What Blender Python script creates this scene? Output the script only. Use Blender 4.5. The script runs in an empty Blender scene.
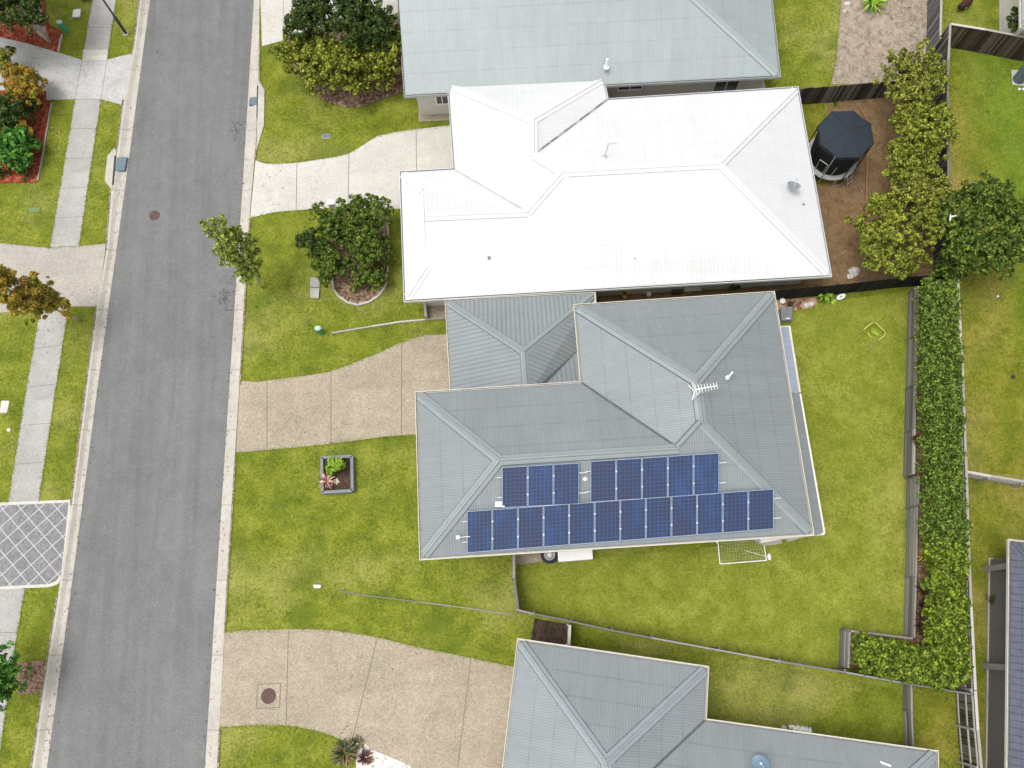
import bpy, bmesh, math, random
import numpy as np
from mathutils import Vector, Matrix
random.seed(7)
SC = bpy.context.scene
COL = SC.collection
# ------------------------------------------------------------------ camera
H = 39.0
FPX = 860.0
TILT = math.radians(15.75)
ROLL = math.radians(-3.5)
RM = Matrix.Rotation(TILT, 3, 'X') @ Matrix.Rotation(ROLL, 3, 'Z')

def P(px, py, z=0.0):
    """world point at height z that a survey of the photo puts at (px, py)"""
    d = RM @ Vector(((px - 512) / FPX, -(py - 384) / FPX, -1.0))
    k = (z - H) / d.z
    return Vector((d.x * k, d.y * k, z))

def hit(px, py, p0, n):
    d = RM @ Vector(((px - 512) / FPX, -(py - 384) / FPX, -1.0))
    o = Vector((0, 0, H))
    return o + d * ((p0 - o).dot(n) / d.dot(n))

cam_d = bpy.data.cameras.new('camera')
cam_d.sensor_width = 36.0
cam_d.lens = FPX / 1024 * 36.0
cam_d.clip_start = 0.5
cam_d.clip_end = 3000
cam = bpy.data.objects.new('camera', cam_d)
COL.objects.link(cam)
cam.matrix_world = Matrix.Translation((0, 0, H)) @ RM.to_4x4()
SC.camera = cam

# ------------------------------------------------------------------ light
w = bpy.data.worlds.new('World')
SC.world = w
w.use_nodes = True
nt = w.node_tree
nt.nodes.clear()
sky = nt.nodes.new('ShaderNodeTexSky')
sky.sky_type = 'NISHITA'
sky.sun_disc = False
SUN_EL, SUN_AZ = math.radians(73), math.radians(-100)   # azimuth measured from +Y, towards -X
sky.sun_elevation = SUN_EL
sky.sun_rotation = SUN_AZ
sky.air_density = 1.0
sky.dust_density = 4.0
bg = nt.nodes.new('ShaderNodeBackground')
bg.inputs['Strength'].default_value = 0.15
out = nt.nodes.new('ShaderNodeOutputWorld')
hs = nt.nodes.new('ShaderNodeHueSaturation')
hs.inputs['Saturation'].default_value = 0.10
nt.links.new(sky.outputs[0], hs.inputs['Color'])
nt.links.new(hs.outputs[0], bg.inputs['Color'])
nt.links.new(bg.outputs[0], out.inputs['Surface'])
sl = bpy.data.lights.new('sun', 'SUN')
sl.energy = 1.05
sl.angle = math.radians(22)
sl.color = (1.0, 0.965, 0.91)
so = bpy.data.objects.new('sun', sl)
COL.objects.link(so)
sd = Vector((math.sin(SUN_AZ) * math.cos(SUN_EL), math.cos(SUN_AZ) * math.cos(SUN_EL), math.sin(SUN_EL)))
so.rotation_euler = (-sd).to_track_quat('-Z', 'Y').to_euler()
so.location = sd * 100
vs = SC.view_settings
vs.view_transform = 'Standard'
vs.look = 'None'
vs.gamma = 1.0
vs.use_curve_mapping = False
vs.exposure = EXPOSURE = 0.66

# ------------------------------------------------------------------ materials
class NT:
    def __init__(s, name):
        s.m = bpy.data.materials.new(name)
        s.m.use_nodes = True
        s.t = s.m.node_tree
        s.b = s.t.nodes['Principled BSDF']
    def n(s, typ, **kw):
        x = s.t.nodes.new(typ)
        for k, v in kw.items():
            setattr(x, k, v)
        return x
    def l(s, a, b):
        s.t.links.new(a, b)
    def coord(s, kind='Object', scale=(1, 1, 1), rot=(0, 0, 0)):
        tc = s.n('ShaderNodeTexCoord')
        mp = s.n('ShaderNodeMapping')
        mp.inputs['Scale'].default_value = scale
        mp.inputs['Rotation'].default_value = rot
        s.l(tc.outputs[kind], mp.inputs['Vector'])
        return mp.outputs[0]
    def noise(s, vec, scale, detail=3, rough=0.55):
        x = s.n('ShaderNodeTexNoise')
        x.inputs['Scale'].default_value = scale
        x.inputs['Detail'].default_value = detail
        x.inputs['Roughness'].default_value = rough
        s.l(vec, x.inputs['Vector'])
        return x.outputs['Fac']
    def voro(s, vec, scale, feat='F1', out='Distance'):
        x = s.n('ShaderNodeTexVoronoi', feature=feat)
        x.inputs['Scale'].default_value = scale
        s.l(vec, x.inputs['Vector'])
        return x.outputs[out]
    def ramp(s, fac, stops):
        r = s.n('ShaderNodeValToRGB')
        e = r.color_ramp.elements
        while len(e) < len(stops):
            e.new(0.5)
        for i, (p, c) in enumerate(stops):
            e[i].position = p
            e[i].color = (c[0], c[1], c[2], 1) if not isinstance(c, (int, float)) else (c, c, c, 1)
        s.l(fac, r.inputs['Fac'])
        return r.outputs['Color']
    def mix(s, fac, a, b, mode='MIX'):
        x = s.n('ShaderNodeMix', data_type='RGBA', blend_type=mode)
        for v, i in ((fac, 0), (a, 6), (b, 7)):
            if isinstance(v, (int, float)):
                x.inputs[i].default_value = v
            elif isinstance(v, (tuple, list)):
                x.inputs[i].default_value = (v[0], v[1], v[2], 1)
            else:
                s.l(v, x.inputs[i])
        return x.outputs[2]
    def math(s, op, a, b=None, c=None):
        x = s.n('ShaderNodeMath', operation=op)
        for i, v in enumerate((a, b, c)):
            if v is None:
                continue
            if isinstance(v, (int, float)):
                x.inputs[i].default_value = v
            else:
                s.l(v, x.inputs[i])
        return x.outputs[0]
    def bump(s, h, strength=0.3, dist=0.02):
        x = s.n('ShaderNodeBump')
        x.inputs['Strength'].default_value = strength
        x.inputs['Distance'].default_value = dist
        s.l(h, x.inputs['Height'])
        s.l(x.outputs[0], s.b.inputs['Normal'])
    def col(s, c):
        if isinstance(c, (tuple, list)):
            s.b.inputs['Base Color'].default_value = (c[0], c[1], c[2], 1)
        else:
            s.l(c, s.b.inputs['Base Color'])
    def rough(s, r, metal=0.0, spec=0.5):
        s.b.inputs['Roughness'].default_value = r
        s.b.inputs['Metallic'].default_value = metal
        s.b.inputs['Specular IOR Level'].default_value = spec

def sc3(c, k):
    return (c[0] * k, c[1] * k, c[2] * k)

def mat_plain(name, c, rough=0.6, metal=0.0, var=0.15, scale=6.0, spec=0.4):
    m = NT(name)
    v = m.coord()
    f = m.noise(v, scale, 4)
    m.col(m.ramp(f, [(0.3, sc3(c, 1 - var)), (0.7, sc3(c, 1 + var))]))
    m.rough(rough, metal, spec)
    return m.m

def mat_grass(name, dark, mid, light, dry, dryness=0.5, k=1.0, split=None):
    m = NT(name)
    v = m.coord()
    big = m.noise(v, 0.22, 3)
    med = m.noise(v, 1.1, 4, 0.6)
    fine = m.noise(v, 7.0, 6, 0.85)
    vfine = m.noise(v, 20.0, 4, 0.85)
    f = m.math('ADD', m.math('MULTIPLY', med, 0.40), m.math('MULTIPLY', fine, 0.60))
    c = m.ramp(f, [(0.38, dark), (0.5, mid), (0.62, light)])
    dr = m.ramp(m.math('ADD', m.math('MULTIPLY', big, 0.65), m.math('MULTIPLY', fine, 0.35)),
                [(0.60 - 0.16 * dryness, 0.0), (0.74 - 0.1 * dryness, 1.0)])
    c = m.mix(m.math('MULTIPLY', dr, 0.75), c, dry)
    if split:
        g_ = m.n('ShaderNodeNewGeometry')
        sx = m.n('ShaderNodeSeparateXYZ'); m.l(g_.outputs['Position'], sx.inputs[0])
        xx = m.math('ADD', m.math('SUBTRACT', sx.outputs[0], split[0]), m.math('MULTIPLY_ADD', med, 3.0, -1.5))
        s2 = m.ramp(m.math('MULTIPLY_ADD', xx, 0.25, 0.5), [(0.2, 0.0), (0.8, 1.0)])
        deep = m.ramp(f, [(0.33, split[1]), (0.5, split[2]), (0.66, split[3])])
        c = m.mix(m.math('MULTIPLY', s2, 0.85), c, deep)
    gr = m.ramp(m.noise(v, 0.5, 4, 0.6), [(0.36, 1.0), (0.5, 0.0)])
    c = m.mix(m.math('MULTIPLY', gr, 0.55), c, sc3(dark, 1.15))
    c = m.mix(1.0, c, m.ramp(vfine, [(0.3, 0.5 * k), (0.5, 0.97 * k), (0.7, 1.5 * k)]), 'MULTIPLY')
    m.col(c)
    m.rough(0.85, 0, 0.15)
    m.bump(m.math('ADD', fine, vfine), 0.55, 0.06)
    return m.m

def mat_aggregate(name, c, speck=0.35, stain=0.18, sscale=26):
    m = NT(name)
    v = m.coord()
    big = m.noise(v, 0.45, 5, 0.6)
    med = m.noise(v, 2.6, 4, 0.7)
    vo = m.voro(v, sscale, 'F1', 'Color')
    sp = m.n('ShaderNodeSeparateColor')
    m.l(vo, sp.inputs[0])
    tm = m.noise(m.coord(scale=(.25, 1.6, 1)), 1.0, 4, .6)
    med = m.math('ADD', m.math('MULTIPLY', med, .6), m.math('MULTIPLY', tm, .4))
    a = m.ramp(big, [(0.3, 1 - stain), (0.55, 1.0), (0.75, 1 + stain * 0.6)])
    b = m.ramp(med, [(0.36, 1 - stain * 0.8), (0.64, 1 + stain * 0.5)])
    d = m.ramp(sp.outputs[0], [(0.0, 1 - speck), (0.5, 1.0), (1.0, 1 + speck)])
    x = m.mix(1.0, m.mix(1.0, a, b, 'MULTIPLY'), d, 'MULTIPLY')
    m.col(m.mix(1.0, c, x, 'MULTIPLY'))
    m.rough(0.85, 0, 0.2)
    m.bump(vo, 0.2, 0.01)
    return m.m

def mat_mulch(name, a, b, c, scale=9, vw=0.4):
    m = NT(name)
    v = m.coord()
    vo = m.voro(v, scale, 'F1', 'Color')
    sp = m.n('ShaderNodeSeparateColor')
    m.l(vo, sp.inputs[0])
    f = m.math('ADD', m.math('MULTIPLY', sp.outputs[1], vw), m.math('MULTIPLY', m.noise(v, 2.2, 8, 0.78), 1 - vw))
    m.col(m.ramp(f, [(0.5 - 0.24, a), (0.5, b), (0.5 + 0.26, c)]))
    m.rough(0.9, 0, 0.15)
    m.bump(f, 0.8, 0.06)
    return m.m

def mat_roof(name, c, period=0.2, line=0.25, lap=0.22, gloss=0.42, bump=0.35, lapstep=0.95, var=0.06):
    m = NT(name)
    tc = m.n('ShaderNodeTexCoord')
    sx = m.n('ShaderNodeSeparateXYZ')
    m.l(tc.outputs['UV'], sx.inputs[0])
    u, v = sx.outputs[0], sx.outputs[1]
    rib = m.math('SINE', m.math('MULTIPLY', u, 2 * math.pi / period))
    rib01 = m.math('MULTIPLY_ADD', rib, 0.5, 0.5)
    ribl = m.math('POWER', rib01, 5.0)  # rib shading painted into the sheet colour as thin dark lines
    ob = m.coord()
    nbig = m.noise(ob, 0.35, 4, 0.6)
    nmed = m.noise(ob, 3.0, 4, 0.6)
    # screw rows across the sheets
    fv = m.math('FRACT', m.math('DIVIDE', v, lapstep))
    lapm = m.math('LESS_THAN', fv, 0.07)
    lapm = m.math('MULTIPLY', lapm, m.ramp(m.noise(ob, 1.7, 3), [(0.35, 0.25), (0.6, 1.0)]))
    # sheet side laps
    fu = m.math('FRACT', m.math('DIVIDE', m.math('ADD', u, 0.31), 0.8))
    lapu = m.math('LESS_THAN', fu, 0.05)
    dark = m.math('ADD', m.math('MULTIPLY', ribl, line), m.math('MULTIPLY', lapm, lap))
    dark = m.math('ADD', dark, m.math('MULTIPLY', lapu, lap * 0.3))
    k = m.math('SUBTRACT', 1.0, dark)
    k = m.math('MULTIPLY', k, m.ramp(nbig, [(0.3, 1 - var), (0.7, 1 + var)]))
    k = m.math('MULTIPLY', k, m.ramp(nmed, [(0.3, 1 - var * 0.5), (0.7, 1 + var * 0.5)]))
    cv = m.n('ShaderNodeCombineXYZ')
    m.l(m.math('MULTIPLY', u, 2.4), cv.inputs[0]); m.l(m.math('MULTIPLY', v, .28), cv.inputs[1])
    st = m.noise(cv.outputs[0], 1.0, 5, .7)
    k = m.math('MULTIPLY', k, m.ramp(st, [(0.32, 1 - var * 1.3), (0.5, 1.0), (0.68, 1 + var * .8)]))
    cc = m.n('ShaderNodeCombineColor')
    for i in range(3):
        m.l(k, cc.inputs[i])
    m.col(m.mix(1.0, c, cc.outputs[0], 'MULTIPLY'))
    m.rough(gloss, 0.0, 0.5)
    m.bump(rib01, bump, 0.03)
    return m.m

def mat_leaf(name, a, b, c, scale=0.9, tips=None, thr=.56):
    m = NT(name)
    g = m.n('ShaderNodeNewGeometry')
    v = m.coord()
    a, b, c = sc3(a, 1.1), sc3(b, 1.3), sc3(c, 1.5)
    f = m.math('ADD', m.math('MULTIPLY', g.outputs['Random Per Island'], 0.55),
               m.math('MULTIPLY', m.noise(v, scale * 1.8, 3), 0.55))
    x = m.ramp(f, [(0.25, a), (0.52, b), (0.82, c)])
    if tips:
        t = m.ramp(m.math('ADD', m.math('MULTIPLY', g.outputs['Random Per Island'], 0.4), m.math('MULTIPLY', m.noise(v, scale * 1.3, 2), 0.8)),
                   [(thr, 0.0), (thr + .12, 1.0)])
        x = m.mix(t, x, tips)
    m.col(x)
    m.rough(0.6, 0, 0.18)
    tr = m.n('ShaderNodeBsdfTranslucent')
    m.l(x, tr.inputs[0])
    ms = m.n('ShaderNodeMixShader')
    ms.inputs[0].default_value = 0.25
    m.l(m.b.outputs[0], ms.inputs[1])
    m.l(tr.outputs[0], ms.inputs[2])
    m.l(ms.outputs[0], m.t.nodes['Material Output'].inputs['Surface'])
    return m.m

def mat_wood(name, a, b, scale=1.0):
    m = NT(name)
    g = m.n('ShaderNodeNewGeometry')
    v = m.coord(scale=(3, 3, 3))
    f = m.math('ADD', m.math('MULTIPLY', g.outputs['Random Per Island'], 0.7), m.math('MULTIPLY', m.noise(v, 4 * scale, 5, 0.7), 0.4))
    m.col(m.ramp(f, [(0.2, a), (0.62, sc3(tuple((x + y) / 2 for x, y in zip(a, b)), 0.9)), (0.95, b)]))
    m.rough(0.85, 0, 0.2)
    m.bump(m.noise(v, 9, 4), 0.3, 0.01)
    return m.m

# ------------------------------------------------------------------ object helpers
def tag(o, label=None, cat=None, group=None, kind=None):
    if label: o['label'] = label
    if cat: o['category'] = cat
    if group: o['group'] = group
    if kind: o['kind'] = kind
    return o

def empty(name, loc, label=None, cat=None, group=None):
    o = bpy.data.objects.new(name, None)
    o.empty_display_size = 0.3
    COL.objects.link(o)
    o.location = loc
    return tag(o, label, cat, group)

class MB:
    """collects faces, then becomes one mesh object (world coordinates in, local out)"""
    def __init__(s):
        s.v, s.f, s.mi, s.uv = [], [], [], []
    def face(s, pts, mi=0, uv=None):
        i = len(s.v)
        s.v += [tuple(p) for p in pts]
        s.f.append(tuple(range(i, i + len(pts))))
        s.mi.append(mi)
        s.uv.append(uv)
    def mesh(s, verts, faces, mi=0):
        i = len(s.v)
        s.v += [tuple(p) for p in verts]
        for f in faces:
            s.f.append(tuple(k + i for k in f))
            s.mi.append(mi)
            s.uv.append(None)
    def box(s, c, x, y, z, mi=0):
        """centre c and three half-extent vectors"""
        c, x, y, z = Vector(c), Vector(x), Vector(y), Vector(z)
        vs = [c + x * a + y * b + z * d for a in (-1, 1) for b in (-1, 1) for d in (-1, 1)]
        s.mesh(vs, [(0, 1, 3, 2), (4, 6, 7, 5), (0, 4, 5, 1), (2, 3, 7, 6), (0, 2, 6, 4), (1, 5, 7, 3)], mi)
    def bar(s, a, b, wd, ht, mi=0, up=None):
        a, b = Vector(a), Vector(b)
        e = b - a
        L = e.length
        if L < 1e-5: return
        e = e / L
        up = Vector(up) if up else (Vector((0, 0, 1)) if abs(e.z) < 0.9 else Vector((0, 1, 0)))
        sd_ = e.cross(up).normalized()
        u = sd_.cross(e).normalized()
        s.box((a + b) / 2, e * L / 2, sd_ * wd / 2, u * ht / 2, mi)
    def tube(s, pts, rad, seg=8, mi=0, cap=True):
        pts = [Vector(p) for p in pts]
        if isinstance(rad, (int, float)): rad = [rad] * len(pts)
        rings = []
        n = len(pts)
        ref = None
        for i, p in enumerate(pts):
            t = (pts[min(i + 1, n - 1)] - pts[max(i - 1, 0)]).normalized()
            if ref is None:
                ref = Vector((1, 0, 0)) if abs(t.x) < 0.8 else Vector((0, 1, 0))
            a = t.cross(ref).normalized()
            b = t.cross(a).normalized()
            ref = b.cross(t).normalized() if False else ref
            rings.append([p + (a * math.cos(k * 2 * math.pi / seg) + b * math.sin(k * 2 * math.pi / seg)) * rad[i] for k in range(seg)])
        vs = [q for r in rings for q in r]
        fs = []
        for i in range(n - 1):
            for k in range(seg):
                k2 = (k + 1) % seg
                fs.append((i * seg + k, i * seg + k2, (i + 1) * seg + k2, (i + 1) * seg + k))
        if cap:
            fs.append(tuple(range(seg))[::-1])
            fs.append(tuple((n - 1) * seg + k for k in range(seg)))
        s.mesh(vs, fs, mi)
    def lathe(s, c, prof, seg=24, mi=0, sx=1.0, sy=1.0):
        """prof: list of (r, z)"""
        c = Vector(c)
        vs = [c + Vector((r * sx * math.cos(k * 2 * math.pi / seg), r * sy * math.sin(k * 2 * math.pi / seg), z)) for r, z in prof for k in range(seg)]
        fs = []
        for i in range(len(prof) - 1):
            for k in range(seg):
                k2 = (k + 1) % seg
                fs.append((i * seg + k, i * seg + k2, (i + 1) * seg + k2, (i + 1) * seg + k))
        if prof[0][0] > 1e-4: fs.append(tuple(range(seg))[::-1])
        if prof[-1][0] > 1e-4: fs.append(tuple((len(prof) - 1) * seg + k for k in range(seg)))
        s.mesh(vs, fs, mi)
    def prism(s, poly, z0, z1, mi=0, mside=None):
        """poly: list of xy points; tops may carry own z"""
        n = len(poly)
        if area2(poly) < 0: poly = poly[::-1]
        top = [Vector((p[0], p[1], z1)) for p in poly]
        bot = [Vector((p[0], p[1], z0)) for p in poly]
        s.mesh(top, [tuple(range(n))], mi)
        s.mesh(bot, [tuple(range(n))[::-1]], mi if mside is None else mside)
        s.mesh(bot + top, [(i, (i + 1) % n, n + (i + 1) % n, n + i) for i in range(n)], mi if mside is None else mside)
    def build(s, name, mats, parent=None, origin=None, smooth=False, **tags):
        me = bpy.data.meshes.new(name)
        if origin is None:
            if parent is not None:
                origin = Vector((0, 0, 0))
            else:
                a = np.array(s.v)
                origin = Vector((float(a[:, 0].mean()), float(a[:, 1].mean()), float(a[:, 2].min())))
        off = Vector(origin)
        if parent is not None:
            pw = Vector((0, 0, 0))
            q = parent
            while q is not None:
                pw += q.location
                q = q.parent
            off = pw
        me.from_pydata([(v[0] - off.x, v[1] - off.y, v[2] - off.z) for v in s.v], [], s.f)
        if not isinstance(mats, (list, tuple)): mats = [mats]
        for m in mats: me.materials.append(m)
        me.polygons.foreach_set('material_index', s.mi)
        if any(u is not None for u in s.uv):
            uvl = me.uv_layers.new(name='UVMap')
            k = 0
            for f, u in zip(s.f, s.uv):
                for j in range(len(f)):
                    uvl.data[k].uv = u[j] if u is not None else (0, 0)
                    k += 1
        if smooth:
            me.polygons.foreach_set('use_smooth', [True] * len(me.polygons))
        me.update()
        o = bpy.data.objects.new(name, me)
        COL.objects.link(o)
        if parent is not None:
            o.parent = parent
        else:
            o.location = off
        tag(o, tags.get('label'), tags.get('cat'), tags.get('group'), tags.get('kind'))
        return o

def area2(poly):
    return sum(poly[i][0] * poly[(i + 1) % len(poly)][1] - poly[(i + 1) % len(poly)][0] * poly[i][1] for i in range(len(poly)))

HARD = []
def slab(name, px, ztop, zbot, mats, joints=(), jw=0.03, cat=None, label=None, kind='structure', extra=None):
    b = MB()
    poly = [P(x, y, ztop) for x, y in px]
    if not name.startswith('lawn'): HARD.append(np.array([(p.x, p.y) for p in poly]))
    b.prism(poly, zbot, ztop)
    for (a, c) in joints:
        A, C_ = P(*a, ztop + 0.004), P(*c, ztop + 0.004)
        e = (C_ - A).normalized()
        s_ = Vector((-e.y, e.x, 0)) * jw / 2
        b.face([A - s_, C_ - s_, C_ + s_, A + s_] if (C_ - A).cross(s_).z > 0 else [A - s_, A + s_, C_ + s_, C_ - s_], 1)
    if extra: extra(b)
    return b.build(name, mats, kind=kind, label=label, cat=cat)

def offset_poly(poly, d):
    """move polygon edges inward by d (ccw polygon)"""
    poly = [Vector((p[0], p[1], 0)) for p in poly]
    if area2(poly) < 0: poly = poly[::-1]
    n = len(poly)
    res = []
    for i in range(n):
        a, b, c = poly[i - 1], poly[i], poly[(i + 1) % n]
        e1, e2 = (b - a).normalized(), (c - b).normalized()
        n1, n2 = Vector((-e1.y, e1.x, 0)), Vector((-e2.y, e2.x, 0))
        k = 1 + n1.dot(n2)
        m = (n1 + n2) / max(k, 0.25)
        res.append(b + m * d)
    return res

def sweep(b, poly, prof, z0, closed=True, mi=0):
    """profile points (outward, up) swept along a ccw outline with mitred corners"""
    if area2(poly) < 0: poly = poly[::-1]
    rings = []
    for o_, u in prof:
        q = offset_poly(poly, -o_)
        rings.append([Vector((p.x, p.y, z0 + u)) for p in q])
    n = len(poly)
    vs = [p for r in rings for p in r]
    fs = []
    for j in range(len(prof) - 1):
        for i in range(n if closed else n - 1):
            i2 = (i + 1) % n
            fs.append((j * n + i, j * n + i2, (j + 1) * n + i2, (j + 1) * n + i))
    b.mesh(vs, fs, mi)

# ------------------------------------------------------------------ roofs
def newell(pts):
    n = Vector((0, 0, 0))
    for i in range(len(pts)):
        a, b = pts[i], pts[(i + 1) % len(pts)]
        n += Vector(((a.y - b.y) * (a.z + b.z), (a.z - b.z) * (a.x + b.x), (a.x - b.x) * (a.y + b.y)))
    return n.normalized()

def build_roof(parent, V, F, mats, capw=0.2, skip=(), name='roof', cap_mats=None, fix=()):
    W = {k: P(*v) for k, v in V.items()}
    for k, (a_, b_, c_) in fix:          # keep a slope truly flat
        W[k] = hit(V[k][0], V[k][1], W[a_], (W[b_] - W[a_]).cross(W[c_] - W[a_]).normalized())
    b = MB()
    info = {}
    for fi, names in enumerate(F):
        pts = [W[k] for k in names]
        n = newell(pts)
        if n.z < 0:
            pts, names, n = pts[::-1], names[::-1], -n
            e = (W[names[-1]] - W[names[-2]]).normalized()
            o_ = W[names[-2]]
        else:
            e = (W[names[1]] - W[names[0]]).normalized()
            o_ = W[names[0]]
        s_ = n.cross(e)
        if s_.z < 0: s_ = -s_
        uv = [((p - o_).dot(e) + 13.0, (p - o_).dot(s_)) for p in pts]
        b.face(pts, 0, uv)
        c = sum(pts, Vector((0, 0, 0))) / len(pts)
        for i in range(len(names)):
            k = frozenset((names[i], names[(i + 1) % len(names)]))
            info.setdefault(k, []).append((n, c))
    roof = b.build(name, mats[0], parent)
    # ridge caps and valley gutters are sub-parts of the roof
    i = 0
    for k, fl in info.items():
        if len(fl) != 2 or k in skip: continue
        a, d = [W[x] for x in sorted(k)]
        e = (d - a).normalized()
        (n1, c1), (n2, c2) = fl
        w1 = n1.cross(e); w1 = w1 if w1.dot(c1 - a) > 0 else -w1
        w2 = n2.cross(e); w2 = w2 if w2.dot(c2 - a) > 0 else -w2
        convex = n1.dot(c2 - a) < 0
        if n1.dot(n2) > 0.9995: continue
        lift = 0.03 + 0.003 * (i % 9)
        m = MB()
        up = (n1 + n2).normalized()
        if convex:
            ln = 0.05
            zl = min(q.z for q in W.values()) + 0.02
            A, D = a + e * (0.16 if a.z < zl else 0), d - e * (0.16 if d.z < zl else 0)
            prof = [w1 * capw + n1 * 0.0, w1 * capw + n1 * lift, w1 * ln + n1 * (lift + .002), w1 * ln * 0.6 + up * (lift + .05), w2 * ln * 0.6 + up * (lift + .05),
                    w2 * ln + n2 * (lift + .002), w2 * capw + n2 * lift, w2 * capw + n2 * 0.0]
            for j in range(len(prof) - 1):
                mi = 1 if j in (0, 6) else 0  # edge drops take the darker colour as painted shade
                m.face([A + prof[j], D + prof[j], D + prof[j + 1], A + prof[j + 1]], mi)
            for q, sg in ((A, 1), (D, -1)):
                m.face([q + x for x in prof][::sg], 0)
            # flat strip beside the cap edge, its dark colour painted as shade
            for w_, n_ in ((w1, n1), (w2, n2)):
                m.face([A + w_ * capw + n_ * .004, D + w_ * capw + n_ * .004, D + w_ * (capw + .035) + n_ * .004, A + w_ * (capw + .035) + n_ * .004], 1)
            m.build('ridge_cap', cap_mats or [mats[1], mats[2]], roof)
        else:
            for w_, n_ in ((w1, n1), (w2, n2)):
                m.face([a + w_ * 0.0 + n_ * .02, d + w_ * 0.0 + n_ * .02, d + w_ * .045 + n_ * .026, a + w_ * .045 + n_ * .026], 0)
            m.build('valley_gutter', mats[2], roof)
        i += 1
    return roof, W

def gutter(parent, poly, z, mats, closed=True):
    b = MB()
    sweep(b, poly, [(-.02, -.12), (0.06, -.12), (0.06, 0.012), (0.082, 0.012), (0.082, -.15), (-.02, -.15)], z, closed)
    return b.build('gutter', mats, parent)

def walls(parent, poly, z0, z1, mat, inset=0.6, soffit=None):
    q = offset_poly(poly, inset)
    HARD.append(np.array([(p.x, p.y) for p in q]))
    b = MB()
    n = len(q)
    bot = [Vector((p.x, p.y, z0)) for p in q]
    top = [Vector((p.x, p.y, z1)) for p in q]
    b.mesh(bot + top, [(i, (i + 1) % n, n + (i + 1) % n, n + i) for i in range(n)])
    wl = b.build('wall', mat, parent)
    if soffit:
        s_ = MB()
        pp = poly if area2(poly) > 0 else poly[::-1]
        s_.mesh([Vector((p[0], p[1], z1)) for p in pp], [tuple(range(n))[::-1]])
        s_.build('soffit', soffit, parent)
    return q

def window(parent, a, b_, t0, t1, z0, z1, mats, name='window'):
    """a window on the wall line a->b_ (ccw wall, outside on the right)"""
    e = (b_ - a); L = e.length; e.normalize()
    nrm = Vector((e.y, -e.x, 0))
    p0, p1 = a + e * L * t0, a + e * L * t1
    fr = MB()
    zc, hh = (z0 + z1) / 2, (z1 - z0) / 2
    fr.box(p0 + nrm * .03 + Vector((0, 0, zc)), e * .03, nrm * .035, Vector((0, 0, hh)))
    fr.box(p1 + nrm * .03 + Vector((0, 0, zc)), e * .03, nrm * .035, Vector((0, 0, hh)))
    for z in (z0, z1):
        fr.box((p0 + p1) / 2 + nrm * .032 + Vector((0, 0, z)), (p1 - p0) / 2 + e * .03, nrm * .04, Vector((0, 0, .03)))
    fr.box((p0 + p1) / 2 + nrm * .03 + Vector((0, 0, zc)), e * .02, nrm * .03, Vector((0, 0, hh)))
    f = fr.build(name, mats[0], parent)
    g = MB()
    g.box((p0 + p1) / 2 + nrm * .012 + Vector((0, 0, zc)), (p1 - p0) / 2, nrm * .008, Vector((0, 0, hh)))
    g.build('pane', mats[1], f)
    return f

# ------------------------------------------------------------------ foliage
def leaf_mesh(name, lobes, count, size, mat, parent=None, seed=0, aspect=0.55, up=0.25, inner=0.5, lump=0.18, zmin=0.05, clump=26, **tags):
    count = int(count * 2.0)
    size = size * 0.76
    rg = np.random.default_rng(seed)
    L = np.array([tuple(l) for l in lobes], dtype=float)   # cx cy cz rx ry rz
    wts = (L[:, 3] * L[:, 4] + L[:, 4] * L[:, 5] + L[:, 3] * L[:, 5])
    nc = max(8, int(wts.sum() * clump))
    wts /= wts.sum()
    # twig ends first, then leaves round each twig end
    ci = rg.choice(len(L), nc, p=wts)
    cd = rg.normal(size=(nc, 3))
    cd /= np.linalg.norm(cd, axis=1)[:, None]
    cd[:, 2] = np.where(cd[:, 2] < -0.25, -cd[:, 2], cd[:, 2])
    cr = (1 - inner * rg.random(nc) ** 1.8) * (1 + lump * rg.normal(size=nc) * .7)
    cc = L[ci, :3] + cd * cr[:, None] * L[ci, 3:]
    csz = size * rg.uniform(.55, 1.5, nc)
    k = rg.choice(nc, count, p=csz ** 2 / (csz ** 2).sum())
    ld = rg.normal(size=(count, 3))
    ld /= np.linalg.norm(ld, axis=1)[:, None]
    ld = ld + cd[k] * .55 + np.array([0, 0, .25])
    ld /= np.linalg.norm(ld, axis=1)[:, None]
    c = cc[k] + ld * (csz[k] * rg.uniform(.5, 1.15, count))[:, None]
    keep = c[:, 2] > zmin
    c, d = c[keep], ld[keep]
    count = len(c)
    nrm = d * 1.0 + rg.normal(size=(count, 3)) * 0.5 + np.array([0, 0, up])
    nrm /= np.linalg.norm(nrm, axis=1)[:, None]
    t = np.cross(nrm, rg.normal(size=(count, 3)))
    t /= np.linalg.norm(t, axis=1)[:, None]
    bt = np.cross(nrm, t)
    sz = size * (0.6 + 0.8 * rg.random(count))[:, None]
    a = c - t * sz * 0.5
    b = c + bt * sz * 0.5 * aspect + nrm * sz * 0.08
    e = c + t * sz * 0.5
    f = c - bt * sz * 0.5 * aspect + nrm * sz * 0.08
    v = np.stack([a, b, e, f], axis=1).reshape(-1, 3)
    return mesh_np(name, v, 4, mat, parent, **tags)

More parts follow.
